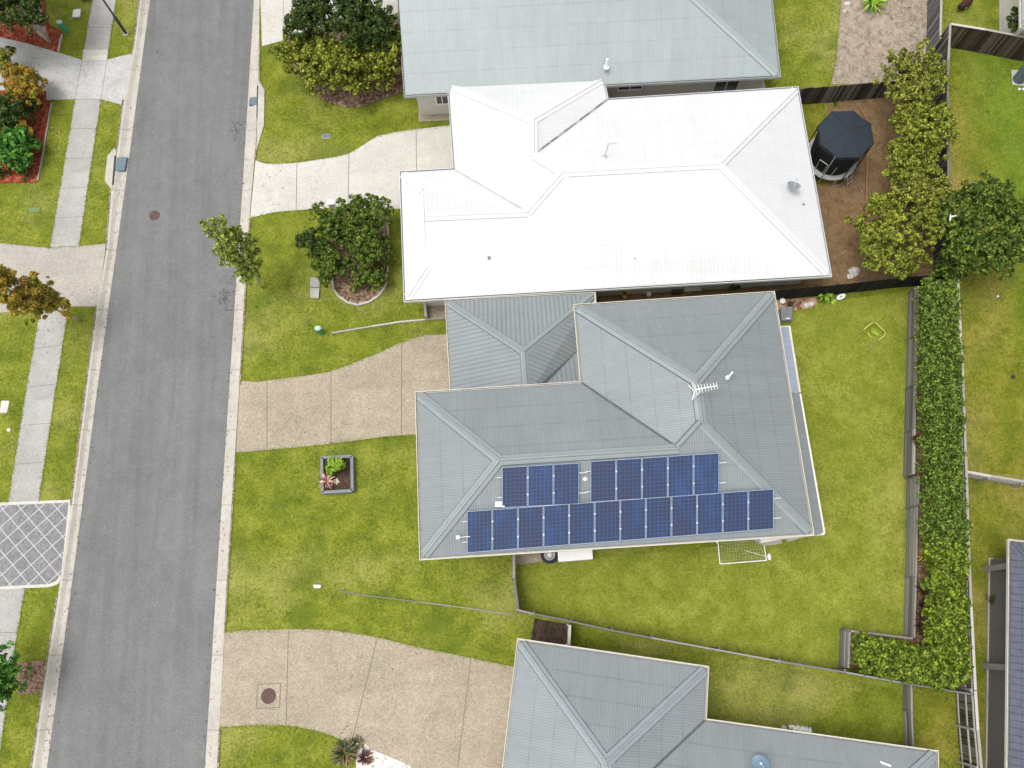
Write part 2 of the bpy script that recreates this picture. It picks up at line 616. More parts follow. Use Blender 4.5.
def mesh_np(name, v, k, mat, parent=None, **tags):
    off = Vector((0, 0, 0))
    if parent is not None:
        q = parent
        while q is not None:
            off += q.location
            q = q.parent
    elif len(v):
        off = Vector((float(v[:, 0].mean()), float(v[:, 1].mean()), float(v[:, 2].min())))
    v = v - np.array(off)
    n = len(v) // k
    me = bpy.data.meshes.new(name)
    me.vertices.add(len(v)); me.vertices.foreach_set('co', v.astype(np.float32).ravel())
    me.loops.add(n * k); me.loops.foreach_set('vertex_index', np.arange(n * k, dtype=np.int32))
    me.polygons.add(n); me.polygons.foreach_set('loop_start', np.arange(0, n * k, k, dtype=np.int32))
    me.materials.append(mat)
    me.update(calc_edges=True)
    o = bpy.data.objects.new(name, me)
    COL.objects.link(o)
    if parent is not None: o.parent = parent
    else: o.location = off
    tag(o, tags.get('label'), tags.get('cat'), tags.get('group'), tags.get('kind'))
    return o

def tree(name, base, lobes, count, size, leaf, bark, label, cat='tree', group=None, r0=0.12, fork=0.35, seed=1, stems=1, **kw):
    base = Vector(base)
    t = empty(name, base, label, cat, group)
    rn = random.Random(seed)
    L = lobes
    tot = sum(l[3] for l in L)
    top = Vector((sum(l[0] * l[3] for l in L) / tot, sum(l[1] * l[3] for l in L) / tot, sum(l[2] * l[3] for l in L) / tot))
    m = MB()
    for s_ in range(stems):
        ofs = Vector((rn.uniform(-.1, .1), rn.uniform(-.1, .1), 0)) * (2 if stems > 1 else 0)
        fk = base + (top - base) * fork + ofs * 2
        mid = base + (fk - base) * 0.5 + Vector((rn.uniform(-.05, .05), rn.uniform(-.05, .05), 0))
        m.tube([base + ofs, mid, fk], [r0, r0 * .85, r0 * .7], 9)
        for l in L:
            c = Vector(l[:3])
            q = fk + (c - fk) * 0.5 + Vector((rn.uniform(-.15, .15), rn.uniform(-.15, .15), rn.uniform(-.05, .2)))
            m.tube([fk, q, c], [r0 * .55, r0 * .35, r0 * .15], 6)
            for _ in range(2):
                dd = Vector((rn.uniform(-1, 1) * l[3], rn.uniform(-1, 1) * l[4], rn.uniform(.1, .9) * l[5])) * .75
                m.tube([q + (c - q) * .4, c + dd], [r0 * .22, r0 * .08], 5)
    m.build('trunk', bark, t, smooth=True)
    leaf_mesh('crown', L, count, size, leaf, t, seed=seed, **kw)
    return t

def lobe_px(px, py, z, r, rz=None, ry=None):
    p = P(px, py, z)
    return (p.x, p.y, z, r, ry or r, rz or r * 0.8)

def blades(name, base, n, length, width, mat, label=None, cat=None, group=None, parent=None, seed=0, rise=0.6, curl=0.35, spread=0.0):
    """a rosette of arching strap leaves, each three folded segments"""
    rn = random.Random(seed)
    base = Vector(base)
    b = MB()
    for i in range(n):
        a = i * 2.399 + rn.uniform(-.2, .2)
        d = Vector((math.cos(a), math.sin(a), 0))
        s_ = Vector((-d.y, d.x, 0))
        L = length * rn.uniform(.65, 1.1)
        el = rise * rn.uniform(.5, 1.5)
        o_ = base + d * rn.uniform(0, spread + .02) + s_ * rn.uniform(-spread, spread)
        p0 = o_
        p1 = o_ + d * L * .45 + Vector((0, 0, L * el * .6))
        p2 = o_ + d * L * .8 + Vector((0, 0, L * (el * .75 - curl * .3)))
        p3 = o_ + d * L + Vector((0, 0, L * (el * .7 - curl * .8)))
        w_ = width * rn.uniform(.7, 1.2)
        v = [p0 - s_ * w_ * .3, p0 + s_ * w_ * .3, p1 - s_ * w_ * .5, p1 + s_ * w_ * .5, p2 - s_ * w_ * .4, p2 + s_ * w_ * .4, p3]
        v = [Vector((q.x, q.y, max(q.z, base.z + .01))) for q in v]
        b.mesh(v, [(0, 1, 3, 2), (2, 3, 5, 4), (4, 5, 6)])
    return b.build(name, mat, parent, origin=base, label=label, cat=cat, group=group)

# ------------------------------------------------------------------ fences
def fence(name, pxs, h, label, mats, cat='fence', z0=0.0, post_step=2.4, pal_w=0.1, gap=0.006, face=1, cap=True, jitter=0.02, rails_out=False, group=None, rs=3, capw=.11):
    """paling fence whose top edge follows the traced points at height h"""
    pts = [P(x, y, z0 + h) for x, y in pxs]
    pts = [Vector((p.x, p.y, z0)) for p in pts]
    root = empty(name, pts[0], label, cat, group)
    rn = random.Random(rs + len(pxs))
    pal, rail = MB(), MB()
    for i in range(len(pts) - 1):
        a, b = pts[i], pts[i + 1]
        L = (b - a).length
        e = (b - a) / L
        n = Vector((-e.y, e.x, 0)) * face
        k = int(L / (pal_w + gap))
        for j in range(k):
            c = a + e * (j + .5) * L / k
            hh = h + rn.uniform(-jitter, jitter)
            off = n * (.03 + rn.uniform(0, .012))
            pal.box(c + off + Vector((0, 0, hh / 2 + .02)), e * pal_w / 2, n * .009, Vector((0, 0, hh / 2 - .02)))
        for zr in (.25, h * .55, h - .2):
            rail.bar(a - n * .0 + Vector((0, 0, zr)), b - n * .0 + Vector((0, 0, zr)), .045, .075)
        if cap:
            rail.bar(a + n * .02 + Vector((0, 0, h + .03)), b + n * .02 + Vector((0, 0, h + .03)), capw, .03)
        np_ = max(1, int(round(L / post_step)))
        for j in range(np_ + (1 if i == len(pts) - 2 else 0)):
            c = a + e * L * j / np_
            pm = MB()
            pm.box(c - n * .06 + Vector((0, 0, (h - .12) / 2)), e * .04, n * .04, Vector((0, 0, (h - .12) / 2)))
            pm.build('post', mats[1], root)
    pal.build('palings', mats[0], root)
    rail.build('rail', mats[1], root)
    return root

def sleeper_wall(name, pxs, h, label, mats, z0=0.0, courses=5, cat='retaining wall', side=1):
    pts = [P(x, y, z0 + h) for x, y in pxs]
    pts = [Vector((p.x, p.y, z0)) for p in pts]
    root = empty(name, pts[0], label, cat)
    rn = random.Random(len(pxs) * 7 + int(h * 10))
    sl_ = MB()
    ch = h / courses
    for i in range(len(pts) - 1):
        a, b = pts[i], pts[i + 1]
        L = (b - a).length
        e = (b - a) / L
        n = Vector((-e.y, e.x, 0)) * side
        seg = max(1, int(round(L / 2.4)))
        for c in range(courses):
            for j in range(seg):
                p, q = a + e * (L * j / seg + .008), a + e * (L * (j + 1) / seg - .008)
                o_ = n * rn.uniform(-.012, .012) + n * (c * -.012)
                z = ch * (c + .5)
                sl_.bar(p + o_ + Vector((0, 0, z)), q + o_ + Vector((0, 0, z)), .075, ch - .012, 1 if c == courses - 1 else 0)
        for j in range(seg + (1 if i == len(pts) - 2 else 0)):
            pm = MB()
            c = a + e * L * j / seg
            pm.box(c + n * .055 + Vector((0, 0, h * .44)), e * .03, n * .02, Vector((0, 0, h * .44)))
            pm.build('post', mats[0], root)
    sl_.build('sleepers', [mats[0], mats[1]], root)
    return root

# ------------------------------------------------------------------ palette
M = {}
M['grass'] = mat_grass('lawn_grass', (0.068, 0.105, 0.009), (0.162, 0.190, 0.016), (0.255, 0.27, 0.042), (0.34, 0.315, 0.10), 0.6)
M['grass_back'] = mat_grass('lawn_grass_back', (0.13, 0.16, 0.015), (0.205, 0.232, 0.027), (0.28, 0.298, 0.055), (0.36, 0.335, 0.09), 0.45)
M['grass_dry'] = mat_grass('lawn_grass_dry', (0.075, 0.105, 0.006), (0.165, 0.172, 0.014), (0.25, 0.23, 0.036), (0.33, 0.25, 0.085), 0.9, split=(P(985, 150).x, (0.05, 0.11, 0.008), (0.105, 0.175, 0.012), (0.19, 0.24, 0.025)))
M['grass_deep'] = mat_grass('lawn_grass_deep', (0.055, 0.12, 0.008), (0.12, 0.19, 0.012), (0.21, 0.25, 0.025), (0.30, 0.26, 0.06), 0.6)
M['asphalt'] = None
def mat_asphalt():
    m = NT('asphalt')
    v = m.coord(rot=(0, 0, ROAD_A))
    vs_ = m.coord(scale=(1.4, 0.06, 1), rot=(0, 0, ROAD_A))
    streak = m.noise(vs_, 1.0, 5, 0.65)
    big = m.noise(v, 0.25, 4, 0.6)
    fine = m.noise(v, 22, 3, 0.8)
    vo = m.voro(v, 42, 'F1', 'Color')
    sp = m.n('ShaderNodeSeparateColor'); m.l(vo, sp.inputs[0])
    a = m.ramp(streak, [(0.3, 0.84), (0.5, 1.0), (0.7, 1.10)])
    b = m.ramp(m.math('ADD', m.math('MULTIPLY', big, .5), m.math('MULTIPLY', m.noise(v, 1.3, 6, .75), .5)), [(0.36, 0.86), (0.64, 1.12)])
    c = m.ramp(fine, [(0.25, 0.82), (0.75, 1.18)])
    d = m.ramp(sp.outputs[0], [(0.0, 0.84), (0.9, 1.08), (1.0, 1.5)])
    x = m.mix(1.0, m.mix(1.0, a, b, 'MULTIPLY'), m.mix(1.0, c, d, 'MULTIPLY'), 'MULTIPLY')
    m.col(m.mix(1.0, (0.150, 0.152, 0.151), x, 'MULTIPLY'))
    m.rough(0.88, 0, 0.25)
    m.bump(vo, 0.25, 0.01)
    return m.m
M['path'] = mat_aggregate('footpath_concrete', (0.345, 0.335, 0.315), 0.10, 0.15, 20)
M['kerb'] = mat_aggregate('kerb_concrete', (0.42, 0.395, 0.35), 0.08, 0.14, 18)
M['drive_beige'] = mat_aggregate('exposed_aggregate_beige', (0.325, 0.276, 0.208), 0.24, 0.15, 24)
M['drive_pink'] = mat_aggregate('exposed_aggregate_pinkish', (0.355, 0.325, 0.29), 0.16, 0.12, 24)
M['drive_grey'] = mat_aggregate('exposed_aggregate_grey', (0.41, 0.405, 0.39), 0.16, 0.16, 24)
M['drive_white'] = mat_aggregate('driveway_pale_concrete', (0.49, 0.47, 0.425), 0.12, 0.10, 24)
M['joint'] = mat_plain('joint_dark', (0.16, 0.14, 0.11), 0.9)  # dark colour of the joint lines in slabs and kerb
M['gap_dirt'] = mat_mulch('gutter_dirt', (0.10, 0.065, 0.035), (0.22, 0.17, 0.12), (0.38, 0.32, 0.25), 14)
M['mulch_red'] = mat_mulch('red_bark_mulch', (0.10, 0.018, 0.010), (0.23, 0.045, 0.022), (0.33, 0.11, 0.06), 8)
M['mulch_brown'] = mat_mulch('brown_bark_mulch', (0.06, 0.035, 0.02), (0.19, 0.12, 0.08), (0.36, 0.25, 0.19), 8)
M['soil'] = mat_mulch('bare_soil', (0.075, 0.042, 0.022), (0.185, 0.115, 0.062), (0.23, 0.19, 0.075), 14, .12)
M['soil_dark'] = mat_mulch('dark_garden_soil', (0.03, 0.02, 0.014), (0.055, 0.038, 0.026), (0.09, 0.06, 0.04), 9)
M['soil_orange'] = mat_mulch('orange_brown_soil', (0.06, 0.038, 0.022), (0.16, 0.10, 0.055), (0.34, 0.23, 0.13), 14, .25)
M['sand'] = mat_mulch('pale_sandy_dirt', (0.09, 0.065, 0.045), (0.285, 0.235, 0.185), (0.40, 0.35, 0.29), 9, 0.12)
M['gravel_white'] = mat_mulch('white_gravel', (0.35, 0.33, 0.30), (0.6, 0.58, 0.54), (0.75, 0.73, 0.7), 10)
M['roof_main'] = mat_roof('roof_steel_grey', (0.190, 0.214, 0.222), 0.1, 0.22, 0.15, bump=0.12)
M['roof_garage'] = mat_roof('roof_steel_garage', (0.20, 0.225, 0.232), 0.2, 0.30, 0.06, bump=0.5)
M['roof_white'] = mat_roof('roof_steel_white', (0.548, 0.555, 0.558), 0.2, 0.05, 0.06, gloss=0.55, bump=0.08, var=0.03)
M['roof_pale'] = mat_roof('roof_steel_pale', (0.262, 0.296, 0.300), 0.1, 0.16, 0.12, bump=0.08)
M['roof_blue'] = mat_roof('roof_steel_bluegrey', (0.208, 0.232, 0.243), 0.1, 0.22, 0.18, bump=0.12)
M['cap'] = mat_plain('ridge_cap_steel', (0.215, 0.243, 0.248), 0.45, 0, 0.05, 3)
M['cap_white'] = mat_plain('ridge_cap_white', (0.58, 0.585, 0.585), 0.5, 0, 0.02, 3)
M['cap_white_line'] = mat_plain('ridge_cap_line_pale', (0.42, 0.42, 0.42), 0.6, 0, 0.15, 3)
M['cap_line'] = mat_plain('cap_edge_shade_valley', (0.09, 0.10, 0.10), 0.9, 0, 0.15, 5)  # dark colour painted as shade at cap edges; also colours valley gutters
M['gutter'] = mat_plain('gutter_cream', (0.58, 0.55, 0.48), 0.5, 0, 0.08, 3)
M['gutter_grey'] = mat_plain('gutter_grey', (0.36, 0.38, 0.38), 0.5, 0, 0.08, 3)
M['render'] = mat_plain('wall_render_cream', (0.60, 0.57, 0.51), 0.85, 0, 0.05, 2)
M['render_grey'] = mat_plain('wall_render_grey', (0.36, 0.35, 0.33), 0.85, 0, 0.06, 2)
M['white'] = mat_plain('white_paint', (0.78, 0.78, 0.76), 0.45, 0, 0.03, 3)
M['offwhite'] = mat_plain('offwhite_plastic', (0.62, 0.61, 0.57), 0.5, 0, 0.06, 5)
M['glass'] = mat_plain('window_glass', (0.03, 0.04, 0.05), 0.08, 0, 0.1, 2, 0.6)
M['black'] = mat_plain('black_plastic', (0.018, 0.018, 0.02), 0.5, 0, 0.2, 6)
M['darkgrey'] = mat_plain('dark_grey_metal', (0.05, 0.053, 0.058), 0.5, 0.2, 0.15, 6)
M['grey'] = mat_plain('grey_plastic', (0.22, 0.24, 0.26), 0.5, 0, 0.1, 4)
M['bluegrey'] = mat_plain('bluegrey_plastic', (0.10, 0.14, 0.17), 0.6, 0, 0.15, 6)
M['steel'] = mat_plain('galvanised_steel', (0.45, 0.47, 0.48), 0.4, 0.5, 0.1, 6)
M['green'] = mat_plain('service_pillar_green', (0.05, 0.26, 0.15), 0.5, 0, 0.08, 4)
M['green_lid'] = mat_plain('service_pillar_lid', (0.35, 0.50, 0.40), 0.5, 0, 0.08, 4)
M['rust'] = mat_plain('iron_cover', (0.10, 0.058, 0.052), 0.8, 0.2, 0.25, 9)
M['slate'] = mat_plain('dark_tile', (0.085, 0.092, 0.12), 0.6, 0, 0.2, 4)
M['wood_dark'] = mat_wood('fence_timber_dark', (0.022, 0.018, 0.016), (0.19, 0.175, 0.16))
M['wood_brown'] = mat_wood('fence_timber_brown', (0.028, 0.017, 0.013), (0.14, 0.105, 0.085))
M['wood_black'] = mat_wood('fence_timber_black', (0.008, 0.007, 0.009), (0.035, 0.03, 0.032))
M['wood_grey'] = mat_wood('sleeper_timber_grey', (0.11, 0.107, 0.10), (0.28, 0.27, 0.255))
M['wood_pale'] = mat_wood('rail_timber_pale', (0.26, 0.245, 0.22), (0.50, 0.47, 0.43))
M['bark'] = mat_plain('bark_brown', (0.14, 0.11, 0.085), 0.9, 0, 0.3, 9)
M['bark_pale'] = mat_plain('bark_pale', (0.42, 0.38, 0.33), 0.85, 0, 0.2, 7)
M['leaf_dark'] = mat_leaf('leaf_dark', (0.009, 0.020, 0.005), (0.028, 0.050, 0.010), (0.085, 0.12, 0.026))
M['leaf_glossy'] = mat_leaf('leaf_glossy', (0.012, 0.024, 0.004), (0.045, 0.078, 0.010), (0.15, 0.20, 0.03), 1.4)
M['leaf_lime'] = mat_leaf('leaf_lime', (0.02, 0.033, 0.004), (0.105, 0.135, 0.014), (0.31, 0.32, 0.045), 1.2)
M['leaf_olive'] = mat_leaf('leaf_olive', (0.022, 0.033, 0.006), (0.105, 0.125, 0.016), (0.30, 0.30, 0.05), 1.2)
M['leaf_street'] = mat_leaf('leaf_street', (0.04, 0.065, 0.012), (0.15, 0.20, 0.03), (0.34, 0.38, 0.09), 1.5)
M['leaf_orange'] = mat_leaf('leaf_orange', (0.045, 0.065, 0.008), (0.19, 0.20, 0.02), (0.38, 0.34, 0.05), 1.0, tips=(0.50, 0.30, 0.05), thr=.58)
M['leaf_ball'] = mat_leaf('leaf_ball', (0.06, 0.07, 0.012), (0.20, 0.20, 0.025), (0.38, 0.34, 0.05), 1.6, tips=(0.46, 0.24, 0.04))
M['leaf_bright'] = mat_leaf('leaf_bright', (0.012, 0.045, 0.008), (0.035, 0.11, 0.014), (0.10, 0.24, 0.035), 1.8)
M['leaf_hedge'] = mat_leaf('leaf_hedge', (0.012, 0.032, 0.004), (0.06, 0.105, 0.012), (0.20, 0.27, 0.05), 2.0)
M['leaf_hedge_lime'] = mat_leaf('leaf_hedge_lime', (0.016, 0.036, 0.004), (0.07, 0.112, 0.010), (0.23, 0.29, 0.032), 1.8)
M['leaf_yellow'] = mat_leaf('leaf_yellow', (0.16, 0.13, 0.02), (0.50, 0.36, 0.05), (0.72, 0.52, 0.10), 2)
M['leaf_weed'] = mat_leaf('leaf_weed', (0.04, 0.09, 0.01), (0.14, 0.25, 0.02), (0.30, 0.42, 0.05), 2)
M['leaf_pink'] = mat_leaf('leaf_pink', (0.04, 0.012, 0.014), (0.16, 0.06, 0.055), (0.60, 0.38, 0.30), 3)
M['leaf_agave'] = mat_leaf('leaf_agave', (0.02, 0.035, 0.016), (0.06, 0.085, 0.04), (0.26, 0.15, 0.08), 3)
M['leaf_maroon'] = mat_leaf('leaf_maroon', (0.03, 0.012, 0.012), (0.07, 0.03, 0.025), (0.14, 0.07, 0.05), 3)
M['navy'] = mat_plain('navy_canopy_fabric', (0.012, 0.018, 0.027), 0.8, 0, 0.08, 3)
M['net'] = mat_plain('black_net', (0.007, 0.007, 0.009), 0.9, 0, 0.2, 8)
M['pad'] = mat_plain('grey_spring_pad', (0.33, 0.33, 0.32), 0.7, 0, 0.1, 5)
M['lime'] = mat_plain('lime_plastic', (0.38, 0.43, 0.08), 0.5, 0, 0.1, 4)
M['rock'] = mat_plain('pale_rock', (0.48, 0.46, 0.42), 0.9, 0, 0.2, 8)
M['awning'] = mat_roof('awning_sheet', (0.30, 0.335, 0.42), 0.25, 0.08, 0.06, bump=0.15)

# ------------------------------------------------------------------ road corridor
def lerp_pts(tab, y):
    for (y0, x0), (y1, x1) in zip(tab, tab[1:]):
        if y <= y1:
            return x0 + (x1 - x0) * (y - y0) / (y1 - y0)
    (y0, x0), (y1, x1) = tab[-2:]
    return x1 + (x1 - x0) * (y - y1) / (y1 - y0)
AL = [(-80, 160.5), (0, 150), (192, 124.5), (384, 98), (576, 73), (768, 47), (850, 36)]
AR = [(-80, 259), (0, 254), (192, 242.3), (384, 229.5), (576, 217), (768, 205), (850, 200)]
BL = [(-80, 148.5), (0, 139.5), (45, 134), (105, 122.5), (150, 117), (192, 110.5), (250, 106.5), (300, 97.5), (384, 86.5), (500, 72), (576, 61), (680, 44), (768, 31.5), (850, 19)]
BR = [(-80, 264), (0, 260), (45, 259.5), (80, 259), (140, 257), (160, 255), (217, 250), (290, 245.5), (384, 240), (480, 234), (576, 228), (640, 224.5), (768, 218), (850, 214)]
ys = list(range(-80, 851, 15))
def edge_world(tab, z):
    pts = [P(lerp_pts(tab, y), y, z) for y in ys]
    d0 = (pts[0] - pts[6]).normalized(); d1 = (pts[-1] - pts[-7]).normalized()
    return [pts[0] + d0 * 260] + pts + [pts[-1] + d1 * 260]
al, ar = edge_world(AL, -0.10), edge_world(AR, -0.10)
bl, br = edge_world(BL, 0.0), edge_world(BR, 0.0)
dd = (al[5] - al[-5]).normalized()
ROAD_A = math.atan2(dd.x, dd.y)
M['asphalt'] = mat_asphalt()
M['asphalt_stain'] = mat_plain('asphalt_oil_stain', (0.075, 0.077, 0.08), 0.8, 0, 0.3, 9)
M['asphalt_patch'] = mat_plain('asphalt_seam', (0.138, 0.141, 0.141), 0.9, 0, 0.2, 9)

b = MB()
n = len(al)
b.mesh(al + ar, [(i, n + i, n + i + 1, i + 1)[::-1] for i in range(n - 1)])
b.build('road', M['asphalt'], kind='structure')

# ground sheets either side of the road corridor
def land(name, back, far, mat):
    b = MB()
    k = len(back)
    far_pts = [Vector((far, p.y, 0)) for p in back]
    fs = [(i, i + 1, k + i + 1, k + i) for i in range(k - 1)]
    b.mesh(back + far_pts, fs)
    return b.build(name, mat, kind='structure')
land('lawn', bl, -320, M['grass'])
land('lawn', br, 320, M['grass'])
b = MB()
b.face([(-900, -900, -0.6), (900, -900, -0.6), (900, 900, -0.6), (-900, 900, -0.6)])
b.build('ground', M['grass'], kind='structure')

def kerb(inner, outer):
    b = MB()
    prof = [(0.0, -0.095), (0.42, -0.085), (0.62, -0.02), (0.74, 0.025), (0.97, 0.03), (0.97, -0.08)]
    k = len(inner)
    rows = []
    for t, z in prof:
        rows.append([Vector((a.x + (c.x - a.x) * t, a.y + (c.y - a.y) * t, z)) for a, c in zip(inner, outer)])
    vs = [p for r in rows for p in r]
    fs = [(j * k + i, j * k + i + 1, (j + 1) * k + i + 1, (j + 1) * k + i) for j in range(len(prof) - 1) for i in range(k - 1)]
    b.mesh(vs, fs)
    # joints across the kerb
    acc = 0
    for i in range(2, k - 2):
        acc += (inner[i] - inner[i - 1]).length
        if acc > 2.9:
            acc = 0
            e = (inner[i + 1] - inner[i]).normalized() * .012
            for (t0, z0), (t1, z1) in list(zip(prof, prof[1:]))[:4]:
                A = inner[i] + (outer[i] - inner[i]) * t0; B_ = inner[i] + (outer[i] - inner[i]) * t1
                A = Vector((A.x, A.y, z0 + .004)); B_ = Vector((B_.x, B_.y, z1 + .004))
                b.face([A - e, B_ - e, B_ + e, A + e], 1)
    b.build('kerb', [M['kerb'], M['joint']], kind='structure')
kerb(al, bl)
kerb(ar, br)
# grit that gathers between kerb and grass
def grit(outer, inner, skip, name='gutter_dirt', seed=2):
    rn = random.Random(seed)
    b = MB()
    for i in range(1, len(outer) - 2):
        a, c = outer[i], outer[i + 1]
        y_ = ys[min(max(i - 1, 0), len(ys) - 1)]
        if any(s0 - 8 < y_ < s1 - 6 for s0, s1 in skip): continue
        e = (inner[i] - outer[i]).normalized()
        w0, w1 = .05, .05
        b.face([a + e * .14 + Vector((0, 0, .034)), c + e * .14 + Vector((0, 0, .034)), c - e * w1 + Vector((0, 0, .038)), a - e * w0 + Vector((0, 0, .038))])
    b.build(name, M['gap_dirt'], kind='structure')
SKL = [(53, 105), (243, 306), (500, 588)]
SKR = [(-200, 46), (160, 217), (381, 452), (632, 727)]
grit(bl, al, SKL)
grit(br, ar, SKR)

# road marks: faint seam, oil spots, patches
def blot(px, py, r, n, z, mat, name, label, seed=0, sx=1, sy=1.0):
    rn = random.Random(seed)
    b = MB()
    c = P(px, py, z)
    for i in range(n):
        a, q = rn.uniform(0, 6.28), abs(rn.gauss(0, .5)) * r
        o_ = c + Vector((math.cos(a) * q * sx, math.sin(a) * q * sy, i * .00001))
        rr = rn.uniform(.02, .06)
        b.face([o_ + Vector((math.cos(k * 1.047 + rn.uniform(0, .4)) * rr, math.sin(k * 1.047) * rr, 0)) for k in range(6)])
    return b.build(name, mat, kind='structure')
blot(225, 298, .9, 90, -0.096, M['asphalt_stain'], 'oil_stain', '', 1, .6, 1.2)
blot(236, 130, .6, 46, -0.096, M['asphalt_stain'], 'oil_stain', '', 2, .7, 1.2)
blot(158, 52, .3, 12, -0.096, M['asphalt_stain'], 'oil_stain', '', 4)
SEAM = MB()
for (x0, y0, x1, y1, wd) in ((180, 300, 172, 420, .14), (166, 440, 152, 560, .2), (143, 575, 130, 700, .26), (136, 690, 125, 790, .16)):
    A, B_ = P(x0, y0, -.096), P(x1, y1, -.096)
    s_ = Vector((1, 0, 0)) * wd / 2
    SEAM.face([A - s_, A + s_, B_ + s_, B_ - s_][::-1])
SEAM.build('road_seam', M['asphalt_patch'], kind='structure')
# manhole in the road
b = MB()
c = P(154.5, 215.5, -0.1)
b.lathe(c, [(0.0, .012), (.24, .012), (.27, .006), (.27, 0)], 28)
o = b.build('manhole_cover', M['rust'], label='round rusty reddish manhole cover in the asphalt road', cat='manhole cover')

# ------------------------------------------------------------------ paths and driveways
fx = [((92 - 0, -60), 0)]
def across(la, lb, ra, rb, step, w=0.03):
    """joint lines between two traced edges"""
    n = step
    return [((la[0] + (lb[0] - la[0]) * i / n, la[1] + (lb[1] - la[1]) * i / n), (ra[0] + (rb[0] - ra[0]) * i / n, ra[1] + (rb[1] - ra[1]) * i / n)) for i in range(1, n)]
slab('footpath', [(99, -70), (125, -70), (116, 0), (107, 59.5), (82.3, 60), (92, 0)], 0.02, -0.05, [M['path'], M['joint']], across((99, -70), (82.3, 60), (125, -70), (107, 60), 4), .02)
slab('footpath', [(82.8, 49.5), (108.5, 49.5), (107, 60), (82.3, 60)], 0.028, 0, [M['drive_white'], M['joint']])
slab('footpath', [(75, 99.3), (101, 99.3), (79, 246), (50, 248)], 0.02, -0.05, [M['path'], M['joint']], across((75, 99), (50, 248), (101, 99), (79, 246), 5), .02)
slab('footpath', [(40, 310.5), (68.5, 306.5), (56.5, 384), (38.7, 501), (8, 503), (27, 384)], 0.02, -0.05, [M['path'], M['joint']], across((40, 310), (8, 503), (68, 306), (38, 501), 5), .02)
slab('footpath', [(-8, 588), (25, 587), (14, 652), (0, 750), (-8, 810), (-40, 810), (-30, 750), (-18, 652)], 0.02, -0.05, [M['path'], M['joint']], across((-8, 588), (-35, 810), (25, 588), (-5, 810), 5), .02)

slab('driveway', [(-120, 22), (-60, 28), (0, 37), (28, 43.5), (60, 53), (82, 59.8), (107, 59.6), (133.5, 53), (122.6, 105), (101, 99), (75, 99), (44, 100), (44, 90), (-120, 90)],
     0.024, -0.05, [M['drive_grey'], M['joint']], [((82, 60), (75, 99)), ((107, 60), (101, 99))], .02)
slab('driveway', [(-120, 230), (0, 243), (50, 248), (79, 246), (106.5, 243.5), (97, 306.3), (68, 306.3), (40, 310.5), (15, 311), (-120, 326)],
     0.024, -0.05, [M['drive_pink'], M['joint']], [((108, 243), (98, 306))], .015)
slab('driveway', [(259, -90), (260.5, 0), (262, 46), (283, 40.5), (300, 34), (395, 14), (404, 8), (404, -90)], 0.024, -0.05, [M['drive_white'], M['joint']], [((283, 40), (284, -60))], .02)
slab('driveway', [(255.5, 160.3), (265, 163.5), (277, 164), (300, 162.5), (321, 159), (335, 157), (348, 154), (360, 147), (376, 136.5), (395, 132), (416, 129), (452, 125), (520, 122), (520, 215), (400, 208.5), (386, 209.5), (331, 208), (316, 209), (300, 210), (285, 211), (271, 212.8), (250, 218)],
     0.024, -0.05, [M['drive_white'], M['joint']], [((297, 163), (296, 210.5)), ((349, 154), (348, 208.5)), ((416, 129.5), (417, 206))], .03)
slab('driveway', [(240, 380.5), (256, 382), (268, 380), (280, 379), (293, 377), (310, 375), (328, 372), (342, 367.5), (356, 362), (370, 356.5), (381, 352), (393, 346), (406, 341), (415, 337.5), (426, 335), (447, 334), (520, 334), (520, 436), (420, 434.5), (400, 435.3), (381, 437), (360, 440), (328, 444), (290, 448), (256, 451), (236, 452.3)],
     0.024, -0.05, [M['drive_beige'], M['joint']], [((267, 380), (267, 449.5)), ((331, 371.5), (331, 443.5)), ((401.5, 343), (401.5, 435)), ((256, 440), (256, 440))][:3], .035)
slab('driveway', [(224.5, 632.5), (240, 630.5), (256, 630), (288, 629), (310, 629), (331, 630), (352, 633), (376, 637), (397, 642), (416, 647), (445, 652.5), (471, 658), (540, 672), (540, 800), (420, 800), (400, 768), (372, 757), (352, 748), (342, 740), (331, 735.5), (318, 731), (303, 728), (288, 725.5), (256, 725), (236, 726), (219.5, 727.5)],
     0.024, -0.05, [M['drive_beige'], M['joint']], [((288.5, 630), (286, 725)), ((377, 638), (351, 745)), ((471, 658.5), (455, 790)), ((257.5, 684.5), (280.5, 683)), ((280.5, 683), (279.5, 707.5)), ((279.5, 707.5), (256.5, 708.5)), ((256.5, 708.5), (257.5, 684.5))], .035)
b = MB()
b.lathe(P(268.5, 696, 0.028), [(0.0, .014), (.29, .014), (.32, .008), (.32, 0)], 32)
b.build('manhole_cover', M['rust'], label='round dark maroon manhole cover in the beige driveway at the bottom', cat='manhole cover')

# chequered driveway with pale border
def mat_lattice():
    m = NT('grey_pavers_white_lattice')
    v = m.coord(rot=(0, 0, math.radians(45 + 3)))
    sx = m.n('ShaderNodeSeparateXYZ'); m.l(v, sx.inputs[0])
    fu = m.math('PINGPONG', m.math('ADD', sx.outputs[0], .0), 0.295)
    fv = m.math('PINGPONG', m.math('ADD', sx.outputs[1], .1), 0.295)
    mk = m.math('LESS_THAN', m.math('MINIMUM', fu, fv), 0.016)
    vo = m.voro(v, 18, 'F1', 'Color')
    sp = m.n('ShaderNodeSeparateColor'); m.l(vo, sp.inputs[0])
    g = m.mix(1.0, (0.185, 0.183, 0.19), m.ramp(sp.outputs[0], [(0, .75), (1, 1.25)]), 'MULTIPLY')
    g = m.mix(1.0, g, m.ramp(m.noise(v, .8, 4), [(.3, .9), (.7, 1.1)]), 'MULTIPLY')
    m.col(m.mix(mk, g, (0.47, 0.46, 0.44)))
    m.rough(.8, 0, .2)
    return m.m
